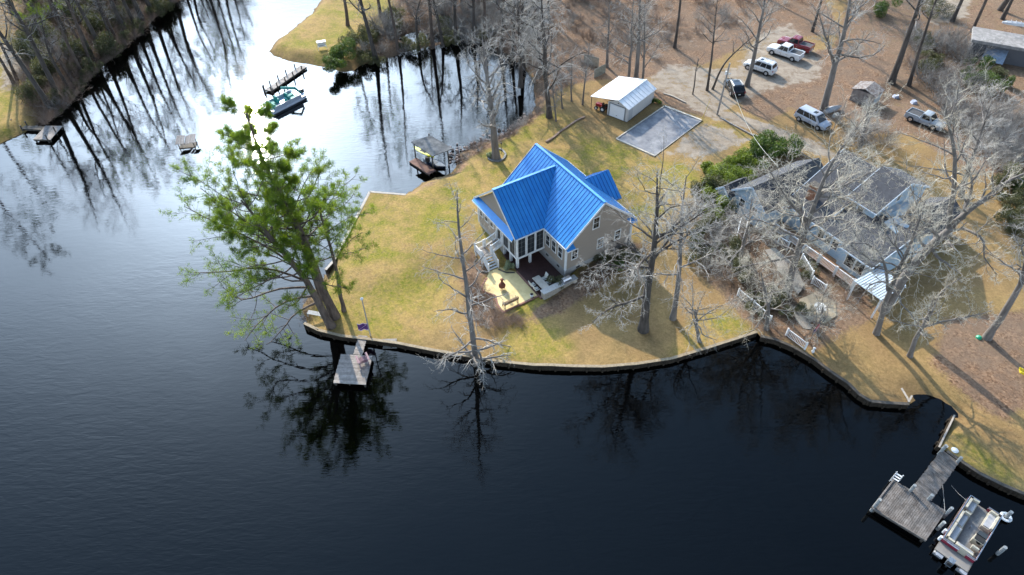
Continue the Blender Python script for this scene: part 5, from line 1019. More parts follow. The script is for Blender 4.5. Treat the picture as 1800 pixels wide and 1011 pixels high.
fl = thing('flag', 'small flag with red and white stripes and a blue corner by the concrete walk', 'flag', Vector(t.location)+Vector(tt)*.75); rd = mat('red_cloth', (.4, .02, .04), None, .8)
for i in range(7): MB().box(-.02, .02, .03 if i > 2 else .38, 1.0, .35-.11*i-.1, .35-.11*i).build('stripe', rd if i % 2 == 0 else white, fl)
MB().box(-.02, .02, .03, .375, .35-.33, .35).build('canton', mat('navy_cloth', (.02, .03, .12), None, .8), fl); fl.rotation_euler = (.5, 0, R_(-50))
t = thing('garden_ornament', 'small white ornament post by the bulkhead below the flag', 'ornament', G(1428, 620)); MB().lathe((0, 0, 0), [(.1, 0), (.16, .2), (.06, .5), (.14, .7), (.02, .8)], 10).build('figure', white, t)
pp = [(1448, 530), (1362, 548)]
# riprap along the creek shore
rr = MB(); line = np.array(dens(pxw([(795,282),(797,272),(822,264),(850,250),(884,240),(905,224),(925,207)], -1.2), .22)); r_ = np.random.default_rng(5)
for c in line:
    for k_ in range(5):
        o_ = r_.normal(0, 1, 2); o_ = o_*np.array([.9, .9]); rad = r_.uniform(.12, .34); v, f = rock('', None, (c[0]+o_[0]+.6, c[1]+o_[1]-.5, r_.uniform(-1.5, -.75)), rad); rr.add(v, f)
link('riprap_stones', rr.mesh('riprap_stones', mat('pinkish_riprap', (.34, .27, .24), (.17, .14, .13), .9, 1.2, lo=.3, hi=.7)))
tag(bpy.data.objects['riprap_stones'], 'band of loose pinkish grey stones along the creek shore', 'stones', kind='stuff')
# ------------------------------------------------------------------ trees
def nrm(v): return v/np.maximum(np.linalg.norm(v, axis=-1, keepdims=True), 1e-9)
def tube_np(pts, rad, sides=3):
    """pts (n,k,3), rad (n,k) -> verts, quads"""
    n, k, _ = pts.shape; tan = np.empty_like(pts); tan[:, 1:-1] = pts[:, 2:]-pts[:, :-2]; tan[:, 0] = pts[:, 1]-pts[:, 0]; tan[:, -1] = pts[:, -1]-pts[:, -2]; tan = nrm(tan)
    ref = np.tile(np.array([.31, .17, .0]), (n, 1)); ref[np.abs(tan[:, 0, 2]) < .7] = (0.05, .08, 1.0)
    if True:
        x = nrm(np.cross(tan, ref[:, None, :]+np.zeros_like(tan))); y = np.cross(tan, x)
    ang = np.arange(sides)*2*np.pi/sides
    v = pts[:, :, None, :]+rad[:, :, None, None]*(np.cos(ang)[None, None, :, None]*x[:, :, None, :]+np.sin(ang)[None, None, :, None]*y[:, :, None, :])
    idx = (np.arange(n)[:, None, None]*k+np.arange(k-1)[None, :, None])*sides; j = np.arange(sides)[None, None, :]; j2 = (j+1) % sides
    q = np.stack([idx+j, idx+j2, idx+sides+j2, idx+sides+j], -1).reshape(-1, 4)
    return v.reshape(-1, 3), q
def sprout(pts, rad, m, t0, t1, ang, lr, k, wob, trop, r, rr=.6, tip=.25, prof=.45, plane=None, minr=.006):
    """m children on each parent polyline; ang (mean, sd) degrees; lr length (fixed fraction of parent length)"""
    n, K, _ = pts.shape; L = np.linalg.norm(np.diff(pts, axis=1), axis=2).sum(1)
    t = t0+(t1-t0)*(np.arange(m)[None, :]+r.uniform(.1, .9, (n, m)))/m; f = t*(K-1); i = np.minimum(f.astype(int), K-2); w = (f-i)[..., None]; ar = np.arange(n)[:, None]
    p0 = pts[ar, i]*(1-w)+pts[ar, i+1]*w; tn = nrm(pts[ar, i+1]-pts[ar, i]); r0 = rad[ar, i]*(1-w[..., 0])+rad[ar, i+1]*w[..., 0]
    az = r.uniform(0, 2*np.pi, (n, 1))+np.arange(m)[None, :]*2.4+r.normal(0, .5, (n, m)); a = np.radians(r.normal(ang[0], ang[1], (n, m)))
    ref = np.where(np.abs(tn[..., 2:3]) > .8, np.array([1.0, 0, 0]), np.array([0, 0, 1.0])); x = nrm(np.cross(tn, ref)); y = np.cross(tn, x)
    d = np.cos(a)[..., None]*tn+np.sin(a)[..., None]*(np.cos(az)[..., None]*x+np.sin(az)[..., None]*y)
    ln = L[:, None]*lr*(1-prof*t)*r.uniform(.65, 1.25, (n, m))
    N_ = n*m; d = d.reshape(N_, 3); p = p0.reshape(N_, 3); ln = ln.reshape(N_); out = np.empty((N_, k+1, 3)); out[:, 0] = p
    for s_ in range(k):
        d = nrm(d+r.normal(0, wob, (N_, 3))+np.array([0, 0, trop])); p = p+d*(ln/k)[:, None]; out[:, s_+1] = p
    rb = np.maximum(r0.reshape(N_)*rr, minr); ra = rb[:, None]*np.linspace(1, tip, k+1)[None, :]; ra = np.maximum(ra, minr*.6)
    return out, ra
bark = mat('grey_bark', (.1, .086, .075), (.23, .205, .185), .9, 2.2, bump=.6, bscale=14, stretch=(1, 1, .25), lo=.3, hi=.7)
bark_d = mat('dark_bark', (.038, .031, .026), (.105, .087, .075), .9, 2.5, bump=.6, bscale=12, stretch=(1, 1, .25))
bark_p = mat('pine_bark', (.06, .042, .033), (.15, .112, .09), .9, 2.5, bump=.7, bscale=10, stretch=(1, 1, .3))
twig = mat('pale_twigs', (.32, .295, .26), (.5, .47, .425), .85, .7)
twig_y = mat('cream_twigs', (.38, .34, .27), (.58, .535, .44), .85, .7)
twig_g = mat('grey_twigs', (.17, .16, .15), (.3, .285, .265), .85, .7)
twig_b = mat('brown_twigs', (.16, .11, .085), (.29, .215, .165), .9, .8)
needle = mat('pine_needles', (.08, .14, .01), (.21, .26, .02), .6, .5, trans=.45, lo=.4, hi=.62)
needle_d = mat('dark_needles', (.03, .06, .015), (.06, .1, .02), .6, .5, trans=.3)
leafg = mat('shrub_leaves', (.04, .075, .012), (.12, .17, .03), .55, .8, trans=.3, lo=.4, hi=.62)
leafo = mat('olive_leaves', (.06, .065, .028), (.12, .115, .05), .7, .8, trans=.2)
leafh = mat('hedge_leaves', (.07, .11, .012), (.2, .24, .035), .6, .9, trans=.35, lo=.35, hi=.6)
leafv = mat('variegated_leaves', (.16, .2, .1), (.4, .42, .28), .6, 3, trans=.2)
def trunk_pts(base, tops, k=10, r=None, wob=.0):
    """base world xyz, tops list of world xyz; smooth resample"""
    P = np.array([base]+list(tops), float); t = np.concatenate([[0], np.cumsum(np.linalg.norm(np.diff(P, axis=0), axis=1))]); tt = np.linspace(0, t[-1], k); 
    o = np.column_stack([np.interp(tt, t, P[:, i]) for i in range(3)])
    o[1:-1] = o[1:-1]*.5+.25*(o[:-2]+o[2:])
    if r is not None: o[1:] += np.cumsum(r.normal(0, wob, (k-1, 3))*np.array([1, 1, .2]), 0)
    return o
def radii(k, r0, r1, flare=1.35):
    f = np.linspace(0, 1, k); a = r0*(1-f)**.85+r1*f; a[0] *= flare; return a
def bare(name, lab, base, tops, r0, m, limbs, tm=None, bm=None, group=None, start=.35, end=1.0, seed=0, lim_len=.45, ang=(55, 14), trop=.05, droop=0.0, dense=(7, 6, 5), extra=(), wob=.13, r1=.04, cat='tree', tips=.0075, mesh_only=False, l3=.5, k0=12, low=None):
    r = np.random.default_rng(seed); base = np.array(base, float); tops = [np.array(t, float)-base for t in tops]
    tp = trunk_pts((0, 0, -.3), tops, k0, r, wob*.25); tr = radii(k0, r0, r1)
    v, q = tube_np(tp[None], tr[None], 9); V, Q = [v], [q]; off = len(v)
    L1, R1 = sprout(tp[None], tr[None], limbs, start, end, ang, lim_len, 7, wob, trop, r, .5, .2, .55, minr=.03)
    ex = []
    for pts_, ra in extra:                               # explicit heavy limbs
        e = trunk_pts(np.array(pts_[0])-base, [np.array(p)-base for p in pts_[1:]], 8, r, .08); ex.append((e, np.linspace(ra, ra*.25, 8)))
    if ex:
        E_, RE = np.stack([e[0] for e in ex]), np.stack([e[1] for e in ex]); L1b, R1b = sprout(E_, RE, 10, .15, 1, (50, 14), .45, 7, wob, trop, r, .55, .2, .4, minr=.025)
        v, q = tube_np(E_, RE, 8); V.append(v); Q.append(q+off); off += len(v); L1 = np.concatenate([L1, L1b]); R1 = np.concatenate([R1, R1b])
    if low is not None:
        Ll, Rl = sprout(tp[None], tr[None], low[0], low[1], low[2], low[3], low[4], 7, wob, low[5], r, .5, .2, .2, minr=.03); L1 = np.concatenate([L1, Ll]); R1 = np.concatenate([R1, Rl])
    v, q = tube_np(L1, R1, 5); V.append(v); Q.append(q+off)
    trunk = np_mesh('trunk', np.concatenate(V), np.concatenate(Q), smooth=True); trunk.materials.append(tm or bark)
    a, b_, c = dense
    L2, R2 = sprout(L1, R1, a, .12, 1, (45, 15), .5, 5, wob*1.3, trop*.8-droop, r, .6, .25, .4, minr=.013)
    L3, R3 = sprout(L2, R2, b_, .1, 1, (42, 15), l3, 4, wob*1.3, trop*.5-droop*1.5, r, .6, .3, .3, minr=.009)
    CV, CQ = [], []; off = 0
    Ls = [(L2, R2), (L3, R3)]
    if c: Ls.append(sprout(L3, R3, c, .1, 1, (38, 14), .55, 2, wob*1.2, -droop*2, r, .7, .4, .2, minr=tips))
    for L_, R__ in Ls: v, q = tube_np(L_, R__, 3); CV.append(v); CQ.append(q+off); off += len(v)
    crown = np_mesh('crown', np.concatenate(CV), np.concatenate(CQ)); crown.materials.append(bm or twig)
    if mesh_only: return trunk, crown
    t = thing(name, lab, cat, base, 0, group); link('trunk', trunk, None, t); link('crown', crown, None, t); return t
def tufts(P, D, r, n=11, ln=.26, w=.036):
    N_ = len(P); a = r.normal(0, 1, (N_, n, 3)); d = nrm(a+D[:, None, :]*1.1+np.array([0, 0, .25])); s_ = nrm(np.cross(d, r.normal(0, 1, (N_, n, 3)))); l_ = ln*r.uniform(.7, 1.2, (N_, n, 1))
    p = P[:, None, :]+r.normal(0, .09, (N_, n, 3)); v = np.stack([p-s_*w*.5, p+s_*w*.5, p+d*l_], 2).reshape(-1, 3); return v, np.arange(len(v)).reshape(-1, 3)
def pine(name, lab, base, tops, r0, limbs, start, lim_len, seed, group=None, dens_=(7, 5), nt=7, prof=.55, nm=None, mesh_only=False, ang=(72, 12), ln=.3, low=None, trop=.03, r1=.06, bk=None, extra=()):
    r = np.random.default_rng(seed); base = np.array(base, float); tops = [np.array(t, float)-base for t in tops]
    tp = trunk_pts((0, 0, -.3), tops, 14, r, .05); tr = radii(14, r0, r1)
    L1, R1 = sprout(tp[None], tr[None], limbs, start, 1, ang, lim_len, 7, .1, trop, r, .32, .3, prof, minr=.045)
    if low is not None: Ll, Rl = sprout(tp[None], tr[None], low[0], low[1], low[2], low[3], low[4], 7, .13, low[5], r, .3, .2, .2, minr=.025); L1 = np.concatenate([L1, Ll]); R1 = np.concatenate([R1, Rl])
    if extra: E_ = np.stack([trunk_pts(np.array(e[0])-base, [np.array(p)-base for p in e[1:]], 8, r, .08) for e in extra]); L1 = np.concatenate([L1, E_]); R1 = np.concatenate([R1, np.tile(np.linspace(.13, .03, 8), (len(E_), 1))])
    V, Q = [], []; off = 0
    for L_, R__, s_ in ((tp[None], tr[None], 10), (L1, R1, 5)): v, q = tube_np(L_, R__, s_); V.append(v); Q.append(q+off); off += len(v)
    L2, R2 = sprout(L1, R1, dens_[0], .42, 1, (45, 15), .34, 4, .16, .08, r, .6, .3, .3, minr=.018); L3, R3 = sprout(L2, R2, dens_[1], .35, 1, (45, 18), .32, 2, .2, .08, r, .6, .4, .3, minr=.009)
    for L_, R__ in ((L2, R2), (L3, R3)): v, q = tube_np(L_, R__, 3); V.append(v); Q.append(q+off); off += len(v)
    trunk = np_mesh('trunk', np.concatenate(V), np.concatenate(Q), smooth=True); trunk.materials.append(bk or bark_p)
    ends = np.concatenate([L3[:, 1:].reshape(-1, 3), L2[:, -1]]); dirs = np.concatenate([np.repeat(nrm(L3[:, -1]-L3[:, 0]), 2, 0), nrm(L2[:, -1]-L2[:, 0])])
    rep = r.uniform(0, 1, len(ends)) < .9; ends, dirs = ends[rep], dirs[rep]
    v, t_ = tufts(ends, dirs, r, nt, ln); crown = np_mesh('crown', v, tris=t_); crown.materials.append(nm or needle)
    if mesh_only: return trunk, crown
    t = thing(name, lab, 'tree', base, 0, group); link('trunk', trunk, None, t); link('crown', crown, None, t); return t
def shrub_mesh(r, rx, rz, n, leaf=.09, lumps=6, hollow=.55):
    c = r.normal(0, .45, (lumps, 3))*[rx, rx, rz*.6]; c[:, 2] = np.abs(c[:, 2])+rz*.35; k = r.integers(0, lumps, n); d = nrm(r.normal(0, 1, (n, 3))); p = c[k]+d*np.array([rx, rx, rz*.8])*(.5*r.uniform(hollow, 1.05, (n, 1))); p[:, 2] = np.maximum(p[:, 2], .03)
    a = nrm(r.normal(0, 1, (n, 3))+d*.6); b_ = nrm(np.cross(a, r.normal(0, 1, (n, 3)))); l_ = leaf*r.uniform(.6, 1.4, (n, 1)); w = l_*.45
    v = np.stack([p-b_*l_, p+np.cross(a, b_)*w, p+b_*l_, p-np.cross(a, b_)*w], 1).reshape(-1, 3); return v, np.arange(len(v)).reshape(-1, 4)
def twigbush(r, h, n, spread=.9, sub=(5, 4), minr=.009, base_r=.3):
    st = np.zeros((n, 5, 3)); b_ = r.normal(0, base_r, (n, 2)); d = nrm(np.column_stack([r.normal(0, spread*.5, (n, 2))+b_, np.ones(n)])); p = np.column_stack([b_, np.zeros(n)-.05]); st[:, 0] = p; ln = h*r.uniform(.6, 1.1, n)/4
    for i in range(4): d = nrm(d+r.normal(0, .14, (n, 3))); p = p+d*ln[:, None]; st[:, i+1] = p
    ra = np.tile(np.linspace(.022, .01, 5)*h/2.2, (n, 1)); A = [(st, ra)]; A.append(sprout(st, ra, sub[0], .2, 1, (38, 14), .5, 3, .16, .03, r, .7, .4, .4, minr=minr)); A.append(sprout(*A[1], sub[1], .15, 1, (36, 14), .5, 2, .16, .02, r, .7, .5, .3, minr=minr*.8)); V, Q, off = [], [], 0
    for L_, R__ in A: v, q = tube_np(L_, R__, 3); V.append(v); Q.append(q+off); off += len(v)
    return np.concatenate(V), np.concatenate(Q)
def OY(px, py, b_, dy=0.0): return onY(px, py, b_[1]+dy)
# ---- the pines on the lawn point
b = G(588, 556); pine('pine_tree', 'tallest pine with thick leaning trunk on the left tip of the lawn', b, [OY(556, 478, b), OY(520, 395, b, -.3), OY(482, 328, b), OY(452, 262, b), OY(432, 200, b)], .5, 34, .38, .3, 25, dens_=(9, 8), nt=14, low=(4, .5, .66, (80, 12), .25, .03), prof=.72, ln=.27, trop=.035, ang=(78, 12))
b = G(583, 573); pine('pine_tree', 'pine leaning left over the water with the lowest drooping needles', b, [OY(556, 522, b), OY(520, 470, b, -.8), OY(472, 410, b, -1.6), OY(425, 350, b, -2)], .42, 30, .34, .38, 22, dens_=(9, 8), nt=13, prof=.4, ln=.25, trop=.05, extra=[[OY(*q, b, dy) for q, dy in zip(l_, (0, -.8, -1.4, -1.8))] for l_ in (((556,520),(510,520),(460,560),(430,600)), ((560,530),(520,550),(490,590),(470,610)), ((540,495),(470,470),(400,480),(345,480)), ((530,480),(460,430),(380,400),(315,365)), ((545,505),(490,500),(430,530),(395,500)), ((520,465),(450,400),(390,360),(350,330)))])
b = G(604, 546); pine('pine_tree', 'slim straight pine at the right of the pine group', b, [OY(590, 470, b), OY(573, 400, b), OY(560, 345, b)], .22, 20, .52, .36, 23, dens_=(7, 5), nt=11, prof=.3)
b = G(563, 527); pine('pine_tree', 'thin pine trunk half hidden behind the tallest pine', b, [OY(545, 470, b), OY(525, 420, b), OY(500, 350, b)], .2, 14, .55, .34, 24, dens_=(6, 5), nt=10)
# ---- hero bare trees
b = G(872, 278); bare('bare_tree', 'tall grey bare tree in the edging ring at the creek shore', b, [OY(867, 215, b), OY(860, 150, b), OY(850, 60, b)], .52, 0, 22, bark, twig, seed=31, start=.3, lim_len=.4, ang=(50, 15), dense=(7, 6, 4), wob=.16)
b = W(838, 640, -1.2); bare('bare_tree', 'thin bare tree at the bulkhead in front of the patio with drooping grey lower twigs', b, [OY(826, 575, b), OY(815, 490, b), OY(806, 420, b), OY(797, 335, b)], .3, 0, 18, bark, twig, seed=32, start=.3, lim_len=.24, ang=(68, 12), dense=(5, 5, 4), wob=.17, low=(9, .03, .2, (75, 14), .17, -.1), droop=.05, trop=.0)
b = G(1131, 580); bare('bare_tree', 'large dark trunked bare tree with heavy pale lower limbs beside the blue roofed house', b, [OY(1138, 500, b), OY(1148, 430, b), OY(1151, 370, b), OY(1150, 300, b)], .48, 0, 17, bark_d, twig, seed=33, start=.45, lim_len=.42, ang=(58, 14), dense=(7, 6, 4), wob=.17, trop=.0, droop=.03,
    extra=[((OY(1140, 490, b), OY(1100, 470, b, -1.5), OY(1060, 462, b, -2.5), OY(1035, 475, b, -3)), .17), ((OY(1136, 520, b), OY(1100, 535, b, -1.5), OY(1065, 545, b, -2.5), OY(1040, 570, b, -3)), .16), ((OY(1145, 470, b), OY(1110, 440, b, 1), OY(1070, 425, b, 1.5)), .15), ((OY(1150, 420, b), OY(1190, 390, b), OY(1230, 350, b, .5)), .15), ((OY(1147, 450, b), OY(1180, 430, b, -1), OY(1235, 400, b, -1)), .14)])
b = G(1183, 560); bare('bare_tree', 'smaller pale bare tree just right of the large dark trunked tree', b, [OY(1190, 515, b), OY(1197, 445, b), OY(1198, 370, b), OY(1205, 310, b)], .3, 0, 16, bark, twig, seed=34, start=.35, lim_len=.36, ang=(60, 14), dense=(8, 6, 5), wob=.16)
b = G(1231, 600); bare('bare_tree', 'short broken bare tree with drooping twigs near the waterside', b, [OY(1226, 575, b), OY(1221, 545, b)], .2, 0, 12, bark, twig, seed=35, start=.5, lim_len=1.2, ang=(75, 12), dense=(6, 5, 4), wob=.18, trop=.02, droop=.1, r1=.1, k0=8)
b = G(1383, 520); bare('bare_tree', 'pale sycamore like tree leaning in front of the grey roofed house', b, [OY(1402, 445, b), OY(1430, 370, b), OY(1452, 305, b), OY(1500, 235, b)], .42, 0, 24, bark, twig_y, seed=36, start=.3, lim_len=.46, ang=(58, 16), dense=(8, 6, 3), wob=.22,
    extra=[((OY(1420, 395, b), OY(1380, 340, b, -1), OY(1350, 300, b, -1)), .16), ((OY(1440, 340, b), OY(1500, 320, b, 1), OY(1560, 290, b, 1)), .16), ((OY(1400, 450, b), OY(1340, 460, b, -2), OY(1290, 470, b, -3)), .15)])
b = G(1541, 586); bare('bare_tree', 'pale bare tree with two stems beside the slatted patio roof', b, [OY(1556, 530, b), OY(1572, 480, b), OY(1600, 420, b), OY(1622, 350, b)], .3, 0, 22, bark, twig_y, seed=37, start=.4, lim_len=.46, ang=(60, 16), dense=(8, 6, 3), wob=.22, extra=[((OY(1560, 510, b), OY(1545, 440, b, -1), OY(1500, 420, b, -2), OY(1450, 440, b, -2)), .14)])
b = G(1552, 545); bare('bare_tree', 'biggest bare tree whose thick trunk leans right over the back lawn and forks', b, [OY(1590, 485, b), OY(1635, 430, b), OY(1672, 398, b)], .5, 0, 6, bark, twig_y, seed=38, start=.7, lim_len=.5, ang=(60, 16), dense=(6, 6, 4), wob=.2, r1=.3, k0=9,
    extra=[((OY(1668, 402, b), OY(1676, 330, b, 1), OY(1678, 250, b, 1), OY(1665, 180, b, 1)), .26), ((OY(1672, 398, b), OY(1720, 355, b), OY(1760, 325, b), OY(1800, 300, b)), .3), ((OY(1690, 380, b), OY(1715, 330, b, 1), OY(1708, 290, b, 1)), .18), ((OY(1650, 418, b), OY(1615, 380, b, -1), OY(1600, 330, b, -1)), .16), ((OY(1690, 400, b), OY(1730, 415, b, -2), OY(1725, 450, b, -2), OY(1750, 480, b, -3)), .14)])
b = G(1600, 626); bare('bare_tree', 'small pale bare tree on the tan bank with wide crooked limbs', b, [OY(1610, 595, b), OY(1626, 570, b), OY(1640, 550, b)], .26, 0, 8, bark, twig_y, seed=39, start=.6, lim_len=.9, ang=(62, 14), dense=(6, 5, 4), wob=.24, r1=.1, k0=8,
    extra=[((OY(1622, 575, b), OY(1680, 560, b, -1), OY(1740, 545, b, -1)), .12), ((OY(1630, 565, b), OY(1660, 520, b, 1), OY(1700, 490, b, 1)), .12)])
b = G(1735, 594); bare('bare_tree', 'grey bare tree leaning out of the right edge above the green lid', b, [OY(1762, 552, b), OY(1795, 505, b), OY(1810, 440, b), OY(1830, 360, b)], .36, 0, 14, bark, twig, seed=40, start=.45, lim_len=.4, dense=(6, 5, 4), wob=.22)
b = G(1448, 196); bare('bare_tree', 'thick grey bare tree with a curved side limb beside the minivan', b, [OY(1463, 130, b), OY(1478, 80, b), OY(1488, 30, b), OY(1500, -60, b)], .52, 0, 16, bark, twig, seed=41, start=.4, lim_len=.42, dense=(6, 6, 4), wob=.2, extra=[((OY(1466, 118, b), OY(1462, 85, b), OY(1452, 55, b), OY(1445, 20, b)), .2), ((OY(1468, 112, b), OY(1500, 95, b), OY(1530, 60, b)), .17)])
b = G(1313, 151); bare('bare_tree', 'pale bare tree standing in front of the white sport utility vehicle', b, [OY(1322, 110, b), OY(1333, 60, b), OY(1345, 0, b), OY(1350, -60, b)], .36, 0, 18, bark, twig, seed=42, start=.3, lim_len=.36, dense=(6, 6, 4), wob=.18)
b = G(1243, 159); bare('bare_tree', 'slim dark tree left of the black car, the straighter of two', b, [OY(1250, 110, b), OY(1255, 60, b), OY(1262, 0, b)], .2, 0, 14, bark_d, twig_g, seed=43, start=.5, lim_len=.36, dense=(6, 5, 4))
b = G(1252, 157); bare('bare_tree', 'slim dark tree left of the black car, curving to the right', b, [OY(1262, 130, b), OY(1278, 105, b), OY(1300, 85, b), OY(1325, 65, b)], .18, 0, 8, bark_d, twig_g, seed=44, start=.6, lim_len=.4, dense=(5, 5, 3))
b = G(1218, 166); bare('bare_tree', 'very thin dark sapling nearest the gravel pad', b, [OY(1222, 135, b), OY(1228, 103, b)], .11, 0, 6, bark_d, twig_g, seed=45, start=.6, lim_len=.4, dense=(4, 3, 0))
b = G(1567, 146); bare('bare_tree', 'tall dark trunk leaning right above the wooden shed', b, [OY(1585, 95, b), OY(1600, 50, b), OY(1618, 0, b), OY(1640, -90, b)], .5, 0, 16, bark_d, twig_g, seed=46, start=.5, lim_len=.32, dense=(5, 5, 3))
b = G(1598, 150); bare('bare_tree', 'thinner dark trunk right of the tall one above the shed', b, [OY(1612, 105, b), OY(1630, 50, b), OY(1648, 0, b), OY(1670, -70, b)], .28, 0, 14, bark_d, twig_g, seed=47, start=.5, lim_len=.3, dense=(5, 5, 3))
b = G(1118, 143); bare('bare_tree', 'pale multi stemmed tree right behind the white garage', b, [OY(1121, 90, b), OY(1122, 40, b), OY(1125, -40, b)], .38, 0, 18, bark, twig, seed=48, start=.3, lim_len=.32, dense=(6, 5, 4), extra=[((b+[-1.2, 0, 0], OY(1107, 80, b), OY(1108, 0, b)), .24), ((b+[1.0, 0, 0], OY(1134, 90, b), OY(1137, 10, b)), .2)])
b = G(966, 206); bare('bare_tree', 'dark trunked tree with a huge feathery drooping grey crown left of the garage', b, [OY(962, 160, b), OY(958, 110, b), OY(955, 50, b), OY(950, -20, b)], .4, 0, 26, bark_d, twig, seed=49, start=.25, lim_len=.44, ang=(60, 14), dense=(8, 6, 4), wob=.14, droop=.09)
b = G(915, 150); bare('bare_tree', 'feathery grey tree at the narrow end of the creek', b, [OY(915, 100, b), OY(912, 30, b), OY(910, -60, b)], .35, 0, 24, bark_d, twig, seed=50, start=.2, lim_len=.4, dense=(8, 6, 4), wob=.14, droop=.08)
for i, (px, py, tx, ty, lab) in enumerate(((989, 191, 985, 130, 'thin grey sapling left of the carport, the lowest of three'), (1005, 178, 1003, 100, 'thin grey sapling left of the carport, the middle of three'), (1024, 184, 1036, 75, 'thin pale sapling just left of the carport post'), (1067, 118, 1070, 0, 'dark straight tree behind the lattice fence panels'), (978, 213, 972, 150, 'thin leaning sapling between the feathery tree and the log border'))):
    b = G(px, py); bare('bare_tree', lab, b, [OY((px+tx)/2, (py+ty)/2, b), OY(tx, ty, b)], .13 if i != 3 else .24, 0, 12, bark, twig_g, seed=60+i, start=.35, lim_len=.3, dense=(6, 5, 3), k0=8)
b = G(1348, 578); bare('bare_tree', 'crooked pale bare tree over the white picket railings by the water', b, [OY(1352, 545, b), OY(1345, 510, b), OY(1340, 480, b)], .24, 0, 16, bark, twig_y, seed=71, start=.3, lim_len=.8, ang=(70, 16), dense=(7, 6, 4), wob=.26, trop=.0, droop=.03, k0=8)
b = G(1300, 470); bare('bare_tree', 'spreading pale bare tree between the hedge and the left corner of the grey roofed house', b, [OY(1308, 430, b), OY(1318, 390, b), OY(1326, 350, b)], .24, 0, 16, bark, twig, seed=72, start=.3, lim_len=.75, ang=(66, 16), dense=(7, 6, 4), wob=.24, trop=.0, k0=8)
b = G(1440, 590); bare('bare_tree', 'low bare tree at the water side of the round patio', b, [OY(1440, 565, b), OY(1448, 540, b)], .16, 0, 12, bark, twig_y, seed=73, start=.3, lim_len=1.1, ang=(66, 16), dense=(7, 6, 4), wob=.24, trop=.02, k0=7)
b = G(1512, 262); bare('bare_tree', 'wide pale bare tree behind the grey roofed house near the minivan', b, [OY(1518, 225, b), OY(1528, 190, b)], .28, 0, 14, bark, twig, seed=74, start=.25, lim_len=.75, ang=(62, 16), dense=(6, 6, 4), wob=.2, k0=8)
b = G(1690, 345); bare('bare_tree', 'pale feathery bare tree right of the grey roofed house', b, [OY(1706, 290, b), OY(1725, 235, b), OY(1740, 190, b)], .3, 0, 20, bark, twig, seed=75, start=.25, lim_len=.55, ang=(55, 14), dense=(8, 6, 4), wob=.16, k0=9)
# ---- woodland prototypes
protos = []
for i in range(7):
    h = (17, 20, 23, 15, 19, 12, 21)[i]; rr = np.random.default_rng(90+i); dr_ = (0, .08, .02, .06, 0, .03, .09)[i]
    protos.append(bare('', '', (0, 0, 0), [(rr.normal(0, .5), rr.normal(0, .5), h*.5), (rr.normal(0, 1), rr.normal(0, 1), h)], .2+.008*h, 0, 20, bark_d, (twig_g, twig, twig_g, twig, twig_b, twig_g, twig)[i], seed=90+i, start=.35, lim_len=.34, dense=(6, 5, 2), droop=dr_, mesh_only=True, k0=9, tips=.01))
pprot = []
for i in range(4):
    h = (22, 25, 19, 24)[i]; rr = np.random.default_rng(120+i)
    pprot.append(pine('', '', (0, 0, 0), [(rr.normal(0, .4), rr.normal(0, .4), h*.5), (rr.normal(0, .8), rr.normal(0, .8), h)], .28, 24, .5, .24, 120+i, dens_=(5, 4), nt=5, nm=needle_d if i % 2 else needle, mesh_only=True, ln=.42))
def plant(name, lab, group, me, x, y, sc=1.0, rz=0.0, z=None, cat='tree', tilt=(0, 0)):
    z = float(gz(x, y)) if z is None else z; t = bpy.data.objects.new(name, None); col.objects.link(t); t.location = (x, y, z-.05); t.rotation_euler = (tilt[0], tilt[1], rz); t.scale = (sc,)*3; tag(t, lab, cat, group)
    for nm_, m_ in zip(('trunk', 'crown'), me): o = bpy.data.objects.new(nm_, m_); col.objects.link(o); o.parent = t
    return t
wr_ = np.random.default_rng(77)
def scatter(poly_px, n_, mind, seed, keep=None):
    r = np.random.default_rng(seed); P = np.array(reg(poly_px)); lo_, hi_ = P.min(0), P.max(0); out = []
    for _ in range(6000):
        c = r.uniform(lo_, hi_)
        if not inpoly(c[None], [tuple(p) for p in P])[0]: continue
        if out and np.min(np.linalg.norm(np.array(out)-c, axis=1)) < mind: continue
        if keep is not None and not keep(c): continue
        out.append(c)
        if len(out) >= n_: break
    return out
zones = [([(960,-230),(1700,-230),(1560,-40),(1420,25),(1330,45),(1280,75),(1180,85),(1050,100),(980,140),(945,120),(930,60)], 52, 3.6, 'bare trees in the leaf strewn woods above the garage and the cars', 'bare tree in the leaf strewn woods above the garage and the cars', .0),
         ([(700,-230),(950,-230),(930,100),(860,58),(800,44),(740,36),(690,60),(655,100),(690,20)], 24, 3.2, 'trees in the brush behind the head of the creek', 'bare tree in the brush behind the head of the creek', .25),
         ([(1640,60),(1700,20),(1760,-120),(2000,-120),(2000,300),(1830,300),(1815,130),(1690,150)], 16, 4, 'bare trees in the upper right woods', 'bare tree in the upper right woods round the flat grey roof', .15),
         ([(-300,300),(-300,-100),(20,-160),(420,-190),(330,-20),(240,45),(190,90),(120,160),(95,190),(60,190),(50,60),(-60,60),(-60,260)], 46, 3.4, 'trees on the wooded bank left of the river', 'tall tree on the wooded bank left of the river', .45),
         ([(640,-150),(700,-230),(960,-230),(960,-160),(700,-60)], 10, 4, 'trees beyond the lawn point', 'tall pine far beyond the lawn point at the top', .8)]
for zi, (poly, n_, md, grp, lab, pf_) in enumerate(zones):
    for c in scatter(poly, n_, md, 200+zi):
        pine_ = wr_.uniform() < pf_; me = (pprot if pine_ else protos)[wr_.integers(0, 4 if pine_ else 7)]
        plant('pine_tree' if pine_ else 'bare_tree', ('tall pine' if pine_ else 'bare grey tree')+lab[lab.index(' in '):] if ' in ' in lab else lab, grp, me, c[0], c[1], wr_.uniform(.75, 1.15), wr_.uniform(0, 6.28), tilt=tuple(wr_.normal(0, .05, 2)))
